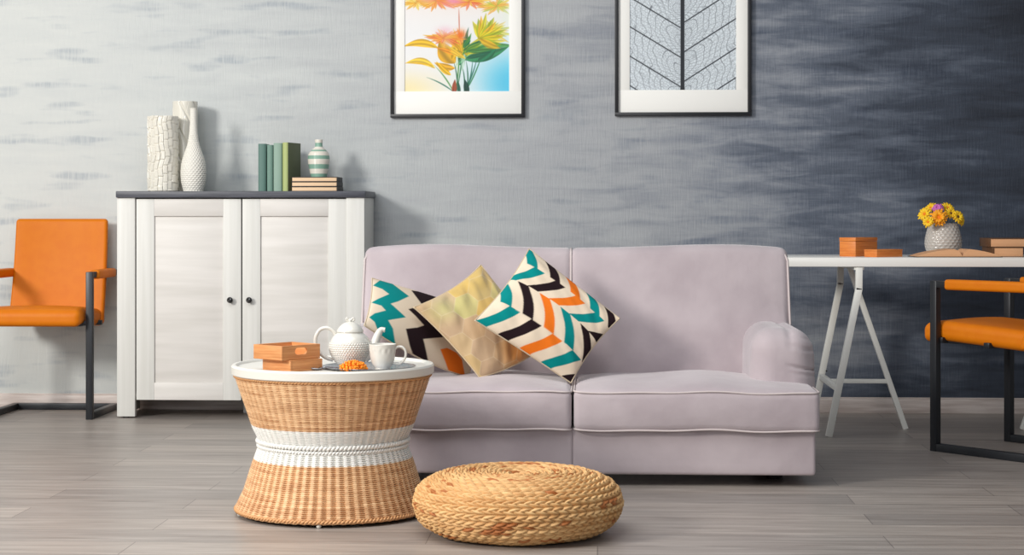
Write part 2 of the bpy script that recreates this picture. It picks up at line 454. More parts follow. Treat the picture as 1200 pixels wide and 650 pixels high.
# backrests (two panels meeting in a piped seam)
BC = XY(668.5, -1.80) - SX
def back_panel(s):
    half = 0.808; xin = BC; xout = s * half
    xin = BC - s * 0.007
    w = abs(xout - xin) / 2; h = 0.285; D = 0.10
    V, F = rbox((w, D, h), 0.030, 5, 24)
    def fn(v):
        zr = (v.z + h) / (2 * h); u = v.x / w * s
        sc = 1.0
        if u > 0: v.x *= 1.0 - 0.022 * zr * u
        if u < -0.8:                               # inner edge stays square, only a stitched dip
            pass
        if v.y < 0:
            v.y -= 0.020 * (1 - u ** 4) * math.sin(PI * min(1, zr)) ** 0.8
            # puckers where the back meets the arm
            if u > 0.55 and zr < 0.75:
                v.y += 0.0045 * math.sin(v.x * 150 + zr * 18) * math.exp(-((zr - 0.50) / 0.10) ** 2) * min(1, (u - 0.55) * 4)
        v.z += 0.010 * (1 - u * u) * zr + 0.005 * math.sin(u * 3)*zr
        v.y += 0.13 * zr                           # recline
        return v + Vector((xin + s * w, lcl(-1.76) + D - 0.02, 0.225 + h))
    V = deform(V, fn)
    o = mesh_obj('backrest', V, F, M['sofa'], sofa)
    # side piping follows the front outer edge
    pts = []
    for k in range(25):
        zr = 0.10 + 0.86 * k / 24
        x = xout - s * (0.022 * w * zr + 0.003) - s * max(0, zr - 0.93) * 0.35
        pts.append((x, lcl(-1.76) + 0.13 * zr - 0.02 + 0.008, 0.225 + 2 * h * zr))
    V2, F2 = tube(pts, 0.0045, 6)
    tag(mesh_obj('piping', V2, F2, M['piping'], o), 'pale seam piping down the outer edge')
    return o
for s in (-1, 1): back_panel(s)
pts = []
for k in range(30):
    zr = 0.05 + 0.945 * k / 29
    pts.append((BC, lcl(-1.76) + 0.13 * zr - 0.02 + 0.008 - 0.006 * math.sin(PI * zr) + (0.02 if zr > 0.97 else 0), 0.225 + 0.57 * zr + 0.002))
V2, F2 = tube(pts, 0.0045, 6); tag(mesh_obj('center_seam', V2, F2, M['piping'], sofa), 'pale piped seam down the middle of the back')

# ------------------------------------------------------------------ pillows
def in_poly(X, Y, poly):
    ins = np.zeros(X.shape, bool); n = len(poly); j = n - 1
    for i in range(n):
        xi, yi = poly[i]; xj, yj = poly[j]
        if yi != yj:
            c = ((yi > Y) != (yj > Y)) & (X < (xj - xi) * (Y - yi) / (yj - yi) + xi); ins ^= c
        j = i
    return ins
def pillow(name, label, group, corners, T, pinch, colfn, mat, n=150, back=(196, 178, 152), wr=0.0, seed=0):
    # corners: L, B, R, T as (px, py, depth); u runs L->B, v runs L->T
    P = [np.array(W(c[0], c[2], py=c[1])) for c in corners]; Q = [np.array(c[:2], float) for c in corners]
    g = np.linspace(0, 1, n + 1); g = 0.5 - 0.5 * np.cos(PI * g) * (0.35) + (g - 0.5) * 0.65  # denser at the rim
    U, Vv = np.meshgrid(g, g, indexing='ij')
    def warp(U, Vv):
        cu = 1 - (2 * U - 1) ** 2; cv = 1 - (2 * Vv - 1) ** 2
        e0, e1, f0, f1 = pinch
        u2 = U + e0 * cv * (1 - U) - e1 * cv * U
        v2 = Vv + f0 * cu * (1 - Vv) - f1 * cu * Vv
        return u2, v2
    def bil(A, u, v):
        return ((1 - u) * (1 - v))[..., None] * A[0] + (u * (1 - v))[..., None] * A[1] + (u * v)[..., None] * A[2] + ((1 - u) * v)[..., None] * A[3]
    u2, v2 = warp(U, Vv)
    S = bil(P, u2, v2)
    nrm = np.cross(P[2] - P[0], P[3] - P[1]); nrm /= np.linalg.norm(nrm)
    tocam = np.array(cam.location) - P[0]
    if nrm @ tocam < 0: nrm = -nrm
    h = T * np.clip((1 - (2 * U - 1) ** 2) * (1 - (2 * Vv - 1) ** 2), 0, 1) ** 0.55
    wrk = np.zeros_like(h)
    if wr:
        for i in range(n + 1):
            for j in range(n + 1):
                p = Vector((U[i, j] * 5, Vv[i, j] * 9 + U[i, j] * 4, seed)); e = min(U[i, j], 1 - U[i, j], Vv[i, j], 1 - Vv[i, j])
                wrk[i, j] = wr * mnoise.noise(p) * min(1, e * 12) * (1.2 - min(1, e * 2.2))
    front = S + nrm * (h + wrk)[..., None]; backv = S - nrm * (h * 0.75)[..., None]
    # where the printed pattern falls on the puffed cloth
    A = front - np.array(cam.location); xc = A[..., 0] * CT + A[..., 1] * ST; dd = -A[..., 0] * ST + A[..., 1] * CT
    PX = np.stack([600 + FPX * xc / dd, 252 - FPX * A[..., 2] / dd], -1)
    GI = np.gradient(PX, axis=0); GJ = np.gradient(PX, axis=1)
    # colours, supersampled
    C = np.zeros((n + 1, n + 1, 3)); k = 0
    du = 0.7 / n
    for a in (-0.33, 0, 0.33):
        for b in (-0.33, 0, 0.33):
            uu, vv = warp(np.clip(U + a * du, 0, 1), np.clip(Vv + b * du, 0, 1))
            px = PX + a * GI + b * GJ; C += nlin(colfn(uu, vv, px[..., 0], px[..., 1])); k += 1
    C /= k
    N = n + 1; idx = np.arange(N * N).reshape(N, N)
    bi = np.full((N, N), -1); bi[1:-1, 1:-1] = N * N + np.arange((N - 2) ** 2).reshape(N - 2, N - 2)
    bidx = np.where(bi < 0, idx, bi)
    V = np.concatenate([front.reshape(-1, 3), backv[1:-1, 1:-1].reshape(-1, 3)])
    cols = np.concatenate([C.reshape(-1, 3), np.tile(nlin(back), ((N - 2) ** 2, 1))])
    F1 = np.stack([idx[:-1, :-1], idx[1:, :-1], idx[1:, 1:], idx[:-1, 1:]], -1).reshape(-1, 4)
    F2 = np.stack([bidx[:-1, :-1], bidx[:-1, 1:], bidx[1:, 1:], bidx[1:, :-1]], -1).reshape(-1, 4)
    o = mesh_obj(name, V, np.concatenate([F1, F2]), mat, None, True, cols)
    rim = [idx[i, 0] for i in range(N)] + [idx[N - 1, j] for j in range(1, N)] + [idx[i, N - 1] for i in range(N - 2, -1, -1)] + [idx[0, j] for j in range(N - 2, 0, -1)]
    pts = [Vector(front.reshape(-1, 3)[i]) for i in rim[::2]]
    pm = base_mat(name + '_edge', back, 0.85)
    V2, F2_ = tube(pts, 0.0028, 6, True); tag(mesh_obj('piping', V2, F2_, pm, o), 'plain beige edge piping')
    return tag(o, label, 'cushion', group)
TEAL, BLACK, ORANGE, CREAM = (0, 130, 128), (34, 20, 24), (232, 116, 30), (226, 208, 184)
def col3(u, v, px, py):
    out = np.empty(u.shape + (3,)); out[:] = CREAM
    bands = [(0.0, 0.28, 0.0, 0.175, [(0.0, TEAL), (.223, BLACK), (.446, ORANGE), (.669, TEAL), (.892, BLACK)]),
             (0.28, 0.575, 0.205, 0.0, [(-.12, TEAL), (.10, BLACK), (.32, ORANGE), (.54, TEAL), (.76, BLACK)]),
             (0.575, 0.82, 0.0, 0.175, [(-.03, TEAL), (.19, BLACK), (.41, ORANGE), (.63, TEAL), (.85, BLACK)]),
             (0.815, 1.04, 0.19, 0.0, [(-.12, TEAL), (.12, BLACK), (.34, ORANGE), (.56, TEAL), (.77, BLACK), (.97, ORANGE)])]
    for v0, v1, s0, s1, st in bands:
        m = (v >= v0) & (v < v1); t = np.clip((v - v0) / (v1 - v0), 0, 1)
        t2 = t + 0.13 * np.sin(PI * t) * (1 if s1 > s0 else -1)
        s = u - (s0 + (s1 - s0) * t2)
        for a, c in st: out[m & (s >= a) & (s < a + 0.108)] = c
    return out
def P4(pts, sc=5.0, ox=415, oy=320): return [(ox + x / sc, oy + y / sc) for x, y in pts]
p1polys = [(P4([(110,72),(150,42),(225,62),(322,135),(258,165),(215,178),(262,220),(303,258),(200,275),(228,325),(240,402),(252,460),(185,430),(135,325),(120,285),(88,258),(120,235),(185,218),(160,190),(100,172),(140,150),(205,122),(165,92)]), TEAL),
           (P4([(335,100),(400,110),(520,150),(420,178),(395,180),(365,140)]), BLACK),
           (P4([(318,210),(345,203),(400,240),(520,330),(520,375),(405,385),(412,410),(440,540),(345,480),(325,420),(303,325),(370,318),(410,305),(360,250)]), BLACK),
           (P4([(505,445),(545,437),(600,465),(632,505),(650,600),(560,592),(535,520)]), ORANGE),
           (P4([(560,250),(640,280),(700,330),(620,360)]), ORANGE)]
def col1(u, v, px, py):
    out = np.empty(u.shape + (3,)); out[:] = (218, 200, 176)
    for poly, c in p1polys: out[in_poly(px, py, poly)] = c
    return out
def col2(u, v, px, py):
    # honeycomb of soft muted patches on satin
    s = 15.5
    a = math.radians(8); x = (px * math.cos(a) + py * math.sin(a)) / s; y = (-px * math.sin(a) + py * math.cos(a)) / s
    best = np.full(x.shape, 9.0); sec = np.full(x.shape, 9.0); ci = np.zeros(x.shape, int)
    dx, dy = 1.732, 1.5
    r0 = np.floor(y / dy)
    for rr in (-1, 0, 1, 2):
        row = r0 + rr; off = (row % 2) * dx / 2
        c0 = np.floor((x - off) / dx)
        for cc in (0, 1):
            cx = (c0 + cc) * dx + off; cy = row * dy
            d = np.hypot(x - cx, y - cy); h = ((row * 7 + (c0 + cc) * 13) % 11).astype(int)
            m = d < best; sec = np.where(m, best, np.minimum(sec, d)); ci = np.where(m, h, ci); best = np.where(m, d, best)
    pal = np.array([(204,176,108),(190,158,130),(206,196,124),(196,162,128),(214,180,100),(190,160,136),(204,172,120),(198,190,122),(188,156,128),(216,178,92),(200,170,130)], float)
    out = pal[ci]
    base = np.array((204, 176, 124), float); out = out * 0.75 + base * 0.25
    # warm orange lower right corner, olive left
    w = np.exp(-(((px - 606) / 16) ** 2 + ((py - 412) / 22) ** 2))[..., None]; out = out * (1 - w * .8) + np.array((214, 132, 56)) * w * .8
    w = np.exp(-(((px - 520) / 16) ** 2 + ((py - 362) / 14) ** 2))[..., None]; out = out * (1 - w * .6) + np.array((196, 196, 120)) * w * .6
    w = np.exp(-(((px - 552) / 30) ** 2 + ((py - 330) / 12) ** 2))[..., None]; out = out * (1 - w * .6) + np.array((218, 182, 96)) * w * .6
    line = np.clip(1 - (sec - best) / 0.07, 0, 1)[..., None]
    return out * (1 - line * .6) + np.array((226, 208, 176)) * line * .6
PM = attr_mat('printed_cushion_cotton', 0.9, 0.25, 500, spec=0.15)
SAT = attr_mat('satin_cushion_cloth', 0.5, 0.1, 300, sheen=0.2)
grp = 'scatter cushions on the sofa'
pillow('throw_pillow', 'cushion with teal, black and orange zigzags leaning at the left sofa arm', grp,
       [(427, 381, 6.10), (550, 442, 6.40), (566, 366, 6.62), (436, 326, 6.42)], 0.045, (0.02, 0.02, -0.085, 0.0), col1, PM)
pillow('throw_pillow', 'satin gold cushion with faint honeycomb pattern, middle of the three', grp,
       [(485, 360, 6.24), (562, 442, 6.25), (640, 402, 6.42), (563.5, 310.5, 6.56)], 0.050, (0.05, -0.05, 0.03, 0.02), col2, SAT, wr=0.009, seed=3, back=(206, 184, 150))
pillow('throw_pillow', 'large herringbone cushion in teal, black, orange and cream, nearest the seam', grp,
       [(556.5, 375.5, 6.22), (669, 448.5, 6.28), (726, 373, 6.38), (620, 291.5, 6.55)], 0.055, (0.035, 0.035, 0.01, 0.005), col3, PM, wr=0.006, seed=5)

# ------------------------------------------------------------------ cabinet
YF = -0.37
cx0, cx1 = XY(137, YF), XY(427, YF)
cab = thing('cabinet', 'white two-door sideboard with charcoal top against the pale wall', 'cabinet', ((cx0 + cx1) / 2, YF, 0))
CW = (cx1 - cx0) / 2; CD = 0.34
def cz(py): return ZY(280, py, YF)
zt = cz(231.5); ztop = cz(223.8)
def cxp(px): return XY(px, YF) - (cx0 + cx1) / 2
b = MB(); b.box((-CW - 0.003, -0.012, zt), (CW + 0.006, CD + 0.012, ztop), 0.004); b.build('top', M['cab_top'], cab)
for s in (-1, 1):
    x = s * CW; x2 = s * (CW - 0.083)
    b = MB(); b.box((min(x, x2), 0, 0.006), (max(x, x2), 0.03, zt), 0.002); b.build('front_post', M['white_wood_v'], cab)
    b = MB(); b.box((min(x, s * (CW - 0.02)), 0.0305, 0.008), (max(x, s * (CW - 0.02)), CD, zt), 0.002); b.build('side_panel', M['white_wood_v'], cab)
    b = MB(); b.lathe([(0.014, 0), (0.016, 0.002), (0.016, 0.006)], 16); b.build('foot_glide', M['dark'], cab, loc=(s * (CW - 0.04), 0.016, 0))
zb = cz(469)
b = MB(); b.box((-CW + 0.02, 0.02, zb + 0.01), (CW - 0.02, CD, zb + 0.03), 0.001); b.build('bottom_panel', M['white_wood'], cab)
b = MB(); b.box((-CW + 0.02, CD - 0.01, zb), (CW - 0.02, CD, zt), 0.001); b.build('back_panel', M['white_wood'], cab)
b = MB(); b.box((-0.03, 0.22, 0.0), (0.035, 0.24, zb + 0.01), 0.001); b.build('center_leg', M['white_wood'], cab)
dz0, dz1 = cz(469), cz(233)
for s in (-1, 1):
    a, c = (cxp(159.5), cxp(282.2)) if s < 0 else (cxp(283.8), cxp(405.5))
    st = 0.082; rt = 0.078
    door = MB(); door.box((a, 0.004, dz0), (a + st, 0.024, dz1), 0.0015); door.box((c - st, 0.004, dz0), (c, 0.024, dz1), 0.0015)
    d = door.build('door', M['white_wood_v'], cab)
    for za, zc_ in ((dz0, dz0 + rt), (dz1 - rt, dz1)):
        r_ = MB(); r_.box((a + st, 0.0045, za), (c - st, 0.024, zc_), 0.001); r_.build('rail', M['white_wood_h'], d)
    p_ = MB(); p_.box((a + st - 0.004, 0.0125, dz0 + rt - 0.004), (c - st + 0.004, 0.020, dz1 - rt + 0.004), 0.0005); p_.build('door_panel', M['white_wood_h'], d)
    kx = cxp(270.2) if s < 0 else cxp(292.6)
    k = MB(); kp = [(0.0, -0.001), (0.0065, 0.0), (0.006, 0.006), (0.005, 0.010), (0.0095, 0.013), (0.0138, 0.019), (0.0135, 0.024), (0.009, 0.0285), (0.0, 0.030)]
    k.lathe(kp, 24, Matrix.Rotation(PI / 2, 4, 'X'))
    k.build('knob', M['knob'], d, loc=(kx, 0.005, cz(351.3)))
# thin dark sheet put in as the shade seen through the door gaps
b = MB(); b.box((-CW + 0.085, 0.026, dz0 + 0.02), (CW - 0.085, 0.028, dz1), 0.0002); b.build('door_gap_shade', M['dark'], cab)
TOPZ = ztop

# --- vases
def on_cab(px, Y): return Vector((XY(px, Y), Y, TOPZ))
def vase(name, label, cat, loc, prof, nt, na, disp, mat, rz=0, group=None, cols=None, top_open=True):
    V, F, TT, AA = dense_lathe(prof, nt, na, disp)
    c = cols(V) if cols else None
    o = mesh_obj(name, V, F, mat, None, True, c, loc=loc); o.rotation_euler = (0, 0, rz)
    # close the underside
    return tag(o, label, cat, group)
def sc_px(px, Y): return DY(px, Y) / FPX            # metres per pixel there
# block relief cylinder
Yv = -0.24
k = sc_px(191, Yv); r = 17.0 * k; hgt = (TOPZ - ZY(191, 137, Yv))
hgt = ZY(191, 137, Yv) - TOPZ
rs = np.random.RandomState(4)
Hh = rs.rand(40, 40)
def disp_blocks(T, A, P):
    nrow = 16; ncol = 20
    Z = P[:, 1][:, None] + 0 * A
    wig = 0.25 * np.sin(Z / hgt * 9) + 0.15 * np.sin(Z / hgt * 21 + 1)
    c = (A / (2 * PI) * ncol + wig); ci = np.floor(c).astype(int) % ncol
    rw = Z / hgt * nrow * 0.55 + Hh[3, ci] * 1.0; ri = np.floor(rw).astype(int)
    h = Hh[ri % 40, ci]
    fc = c - np.floor(c); fr = rw - np.floor(rw)
    edge = np.clip(np.minimum(fc, 1 - fc) * 12, 0, 1) * np.clip(np.minimum(fr, 1 - fr) * 12, 0, 1)
    out = (0.004 * h + 0.003 * fc) * edge
    return np.where((Z > 0.002) & (P[:, 0][:, None] > r * 0.98), out, 0)
prof = [(0.0005, 0.0), (r * 0.9, 0.0), (r * 0.985, 0.001), (r, 0.004)] 
def straight_vase(nm, label, loc, r, h, disp, mat, nt=300, na=360, rz=0):
    pr = [(0.001, 0.0), (r, 0.0), (r, h), (r - 0.006, h), (r - 0.007, h - 0.12), (0.001, h - 0.12)]
    V, F, TT, AA = dense_lathe(pr, nt, na, disp, False)
    o = mesh_obj(nm, V, F, mat, None, True, loc=loc, auto=50); o.rotation_euler = (0, 0, rz)
    return tag(o, label, 'vase')
straight_vase('vase', 'short white cylindrical vase with stacked block relief, leftmost on the sideboard', on_cab(191, Yv), r, hgt, disp_blocks, M['ceramic_dim'], rz=0.6)
Yv = -0.115; k = sc_px(217, Yv); r2 = 14.5 * k; h2 = ZY(217, 119, Yv) - TOPZ
def disp_diag(T, A, P):
    Z = P[:, 1][:, None] + 0 * A
    q = A / (2 * PI) * 5 + Z / h2 * 3.2; q2 = A / (2 * PI) * 5 - Z / h2 * 1.4
    f = np.abs((q % 1) - 0.5) * 2; g = np.abs((q2 % 1) - 0.5) * 2
    out = -0.006 * np.clip(1 - np.minimum(f, g + 0.2) * 4, 0, 1)
    return np.where((P[:, 0][:, None] > r2 * 0.98), out, 0)
straight_vase('vase', 'tall white cylindrical vase with diagonal relief, standing behind the bottle vase', on_cab(217, Yv), r2, h2, disp_diag, M['ceramic_dim'], rz=0.3)
Yv = -0.25; k = sc_px(226.7, Yv)
hb = ZY(226.7, 126.5, Yv) - TOPZ
bp = [(0.001, 0.0), (11.0, 0.0), (12.0, 1.5), (14.3, 12), (15.0, 24), (13.4, 36), (10.2, 46), (7.2, 55), (5.3, 66), (4.3, 78), (4.0, 88), (4.0, 95.5), (4.4, 97.3), (3.6, 97.5), (3.0, 95), (2.6, 80), (0.2, 79)]
bp = [(a * k, z * k) for a, z in bp]
def disp_dimple(T, A, P):
    nn = 22; rowh = 0.0095
    row = T / rowh; ri = np.floor(row); fr = row - ri - 0.5
    c = A / (2 * PI) * nn + (ri % 2) * 0.5; fc = (c - np.floor(c) - 0.5) 
    d = np.sqrt(fr ** 2 + fc ** 2)
    m = np.clip((P[:, 0][:, None] - 0.012) / 0.01, 0.15, 1)
    return -0.0030 * np.clip(1 - d / 0.5, 0, 1) * m
vase('vase', 'white bottle-shaped vase with narrow neck and dimpled belly', 'vase', on_cab(226.7, Yv), bp, 420, 300, disp_dimple, M['ceramic_matte'])
# books on cabinet
def upright_book(label, px0, px1, pytop, Y, D, cover, rz=0.0, page=M['page_pale'], side=None):
    x0, x1 = XY(px0, Y), XY(px1, Y); w = x1 - x0; h = ZY(px0, pytop, Y) - TOPZ
    t = thing('book', label, 'book', (x0, Y, TOPZ), rz, 'green books standing on the sideboard')
    b = MB(); cv = 0.0028
    # rounded spine
    sp = []
    b.box((0, 0.004, 0), (cv, D, h), 0.0008); b.box((w - cv, 0.004, 0), (w, D, h), 0.0008)
    V = []; F = []; n = 9
    for i in range(n):
        a = PI * i / (n - 1); x = w / 2 - w / 2 * math.cos(a); y = 0.006 - 0.007 * math.sin(a)
        for z in (0, h): V.append((x, y, z))
    for i in range(n):
        a = PI * i / (n - 1); x = w / 2 - (w / 2 - cv) * math.cos(a); y = 0.009 - 0.007 * math.sin(a)
        for z in (0, h): V.append((x, y, z))
    o_ = 2 * n
    for i in range(n - 1):
        F.append((2 * i, 2 * i + 2, 2 * i + 3, 2 * i + 1)); F.append((o_ + 2 * i, o_ + 2 * i + 1, o_ + 2 * i + 3, o_ + 2 * i + 2))
        F.append((2 * i + 1, 2 * i + 3, o_ + 2 * i + 3, o_ + 2 * i + 1)); F.append((2 * i, o_ + 2 * i, o_ + 2 * i + 2, 2 * i + 2))
    b.add(V, F); b.build('cover', cover, t)
    p = MB(); p.box((cv, 0.008, 0.003), (w - cv, D - 0.004, h - 0.003), 0.0005); p.build('page_block', page, t)
    return t
g1 = base_mat('dark_teal_cover', (92, 124, 115), 0.6); g2 = base_mat('sage_cover', (112, 144, 131), 0.6)
g3 = base_mat('light_sage_cover', (142, 168, 153), 0.6); g4 = base_mat('lime_cover', (172, 184, 120), 0.6); g5 = base_mat('olive_cover', (94, 102, 74), 0.65)
upright_book('dark teal-green book at the left end of the upright books', 302.5, 311.5, 168.3, -0.24, 0.15, g1, 0.03)
upright_book('thin sage-green book between the dark teal and the wide pale green books', 312.8, 319.6, 169.7, -0.245, 0.15, g2, 0.03)
upright_book('wide pale green book beside the lime one', 320.4, 330.2, 167.5, -0.25, 0.15, g3, 0.0)
bk = upright_book('lime-spined book with olive cover at the right end of the upright books', 330.8, 337.6, 166.8, -0.26, 0.14, g4, -0.26)
x1w = XY(337.6, -0.26) - XY(330.8, -0.26); hh = ZY(330.8, 166.8, -0.26) - TOPZ
b = MB(); b.box((x1w, 0.003, 0.0), (x1w + 0.0012, 0.141, hh), 0.0003); tag(b.build('cover_board', g5, bk), 'olive ribbed cover board')
def flat_book(label, x0, x1, y0, y1, z0, z1, cover, page, rz=0, grp=None, spine='right', name='book', org=None, cv=0.0022, open_front=True):
    t = thing(name, label, 'book', org if org else ((x0 + x1) / 2, (y0 + y1) / 2, z0), rz, grp)
    w, d, h = (x1 - x0) / 2, (y1 - y0) / 2, z1 - z0
    b = MB(); b.box((-w, -d, 0), (w, d, cv), 0.0006); b.box((-w, -d, h - cv), (w, d, h), 0.0006)
    if spine == 'right': b.box((w - cv, -d, 0.0005), (w + 0.001, d, h - 0.0005), 0.0006)
    elif spine == 'left': b.box((-w - 0.001, -d, 0.0005), (-w + cv, d, h - 0.0005), 0.0006)
    else: b.box((-w, d - cv, 0.0005), (w, d + 0.001, h - 0.0005), 0.0006)
    b.build('cover', cover, t)
    p = MB(); p.box((-w + 0.004, -d + 0.004, cv), (w - (0.004 if spine == 'right' else 0.003), d - 0.004, h - cv), 0.0005)
    p.build('page_block', page, t)
    return t
Yb = -0.27
x0, x1 = XY(341.5, Yb), XY(396, Yb); zs = [TOPZ + 0.0005, TOPZ + 0.0225, TOPZ + 0.0445, TOPZ + 0.0665]
nm = ['bottom', 'middle', 'top']
for i in range(3):
    flat_book('black-covered book with pale pages, %s of the stack under the striped bottle' % nm[i], x0, x1 - 0.001 * i, Yb, Yb + 0.15, zs[i], zs[i + 1] - 0.0006, M['cover_black'], M['page_pale'], -0.035 + 0.01 * i, 'black books stacked on the sideboard', 'right')
# striped bottle vase on the books
Ys = -0.20; k = sc_px(373.6, Ys); z0 = zs[3] - 0.0004
kk = (ZY(373.6, 163.6, Ys) - z0) / 42.8
sp = [(0.001, 0), (8.5, 0), (9.3, 0.8), (10.6, 6), (12.4, 15), (12.9, 21), (12.0, 26.5), (8.5, 31), (5.2, 34), (4.3, 37), (4.6, 42.2), (4.2, 42.8), (3.2, 42), (3.0, 36), (0.2, 35)]
sp = [(a * k, z * kk) for a, z in sp]
def stripe_cols(V):
    z = V[:, 2] / kk; c = np.empty((len(V), 3)); c[:] = nlin((226, 220, 208)); g = nlin((134, 172, 154))
    for a, bnd in ((-1, 4.0), (9.5, 14.8), (20.5, 24.6), (29.3, 31.2), (34.5, 39.0)): c[(z >= a) & (z < bnd)] = g
    return c
SM = attr_mat('striped_glaze', 0.22)
vase('vase', 'small mint and white striped bottle vase on the stacked black books', 'vase', (XY(373.6, Ys), Ys, z0), sp, 260, 64, lambda T, A, P: 0.0004 * np.sin(T * 1500), SM, cols=stripe_cols)

# ------------------------------------------------------------------ pictures
def seg_d(X, Y, a, b):
    ax, ay = a; bx, by = b; L = (bx - ax) ** 2 + (by - ay) ** 2 + 1e-9
    t = np.clip(((X - ax) * (bx - ax) + (Y - ay) * (by - ay)) / L, 0, 1)
    return np.hypot(X - ax - t * (bx - ax), Y - ay - t * (by - ay))
def leaf_art(X, Y):       # X,Y in the picture's own units: 0..539 wide, y down, bottom 458
    C = np.empty(X.shape + (3,)); C[:] = (222, 231, 237)
    rs = np.random.RandomState(11)
    sh = np.zeros(X.shape)
    # side veins
    veins = []
    for k in range(-5, 4):
        y0 = 290 + k * 150
        veins.append(((265 - 10, y0), (-40, y0 - 180))); veins.append(((272 + 8, y0 - 28), (600, y0 - 28 - 205)))
    # curved tertiary veins: warped rings between the side veins
    Xc = np.abs(X - 268); off = np.where(X < 268, 0.0, 28.0); ph = (Y + off + Xc * 0.70 - 290) % 150 - 75
    w = 5 * np.sin(X / 23.0 + Y / 41.0) + 4 * np.sin(Y / 13.0 + X / 31.0)
    arcs = np.abs(((np.hypot(Xc - 10, ph * 1.15) + w) / 33.0) % 1 - 0.5) * 33
    sh = np.maximum(sh, 0.50 * np.clip(1.5 - (16.5 - arcs) / 1.3, 0, 1))
    rad = np.abs((np.arctan2(ph + w * 0.8, Xc + 40) * 9.0) % 1 - 0.5) * (Xc + 40) / 9.0
    sh = np.maximum(sh, 0.28 * np.clip(1.4 - ((Xc + 40) / 18.0 - rad) / 1.2, 0, 1))
    # fine cell network
    for cell, am in ((13.0, 0.24),):
        gx = np.floor(X / cell).astype(int); gy = np.floor(Y / cell).astype(int)
        tab = rs.rand(128, 128, 2); f1 = np.full(X.shape, 1e9); f2 = np.full(X.shape, 1e9)
        for i in (-1, 0, 1):
            for j in (-1, 0, 1):
                q = tab[(gx + i) % 128, (gy + j) % 128]
                d = np.hypot((gx + i + q[..., 0]) * cell - X, (gy + j + q[..., 1]) * cell - Y)
                f2 = np.minimum(f2, np.maximum(f1, d)); f1 = np.minimum(f1, d)
        sh = np.maximum(sh, am * np.clip(1.3 - (f2 - f1) / 1.8, 0, 1))
    for a, b in veins:
        L = seg_d(X, Y, a, b); sh = np.maximum(sh, 0.95 * np.clip(2.8 - L / 1.3, 0, 1))
    mid = np.abs(X - 268 + Y * 0.0) - (9.5 + (Y > 440) * (Y - 440) * 0.1)
    sh = np.maximum(sh, np.clip(1 - mid / 1.5, 0, 1) * 0.97)
    return C * (1 - sh[..., None]) + np.array((26, 30, 38)) * sh[..., None]
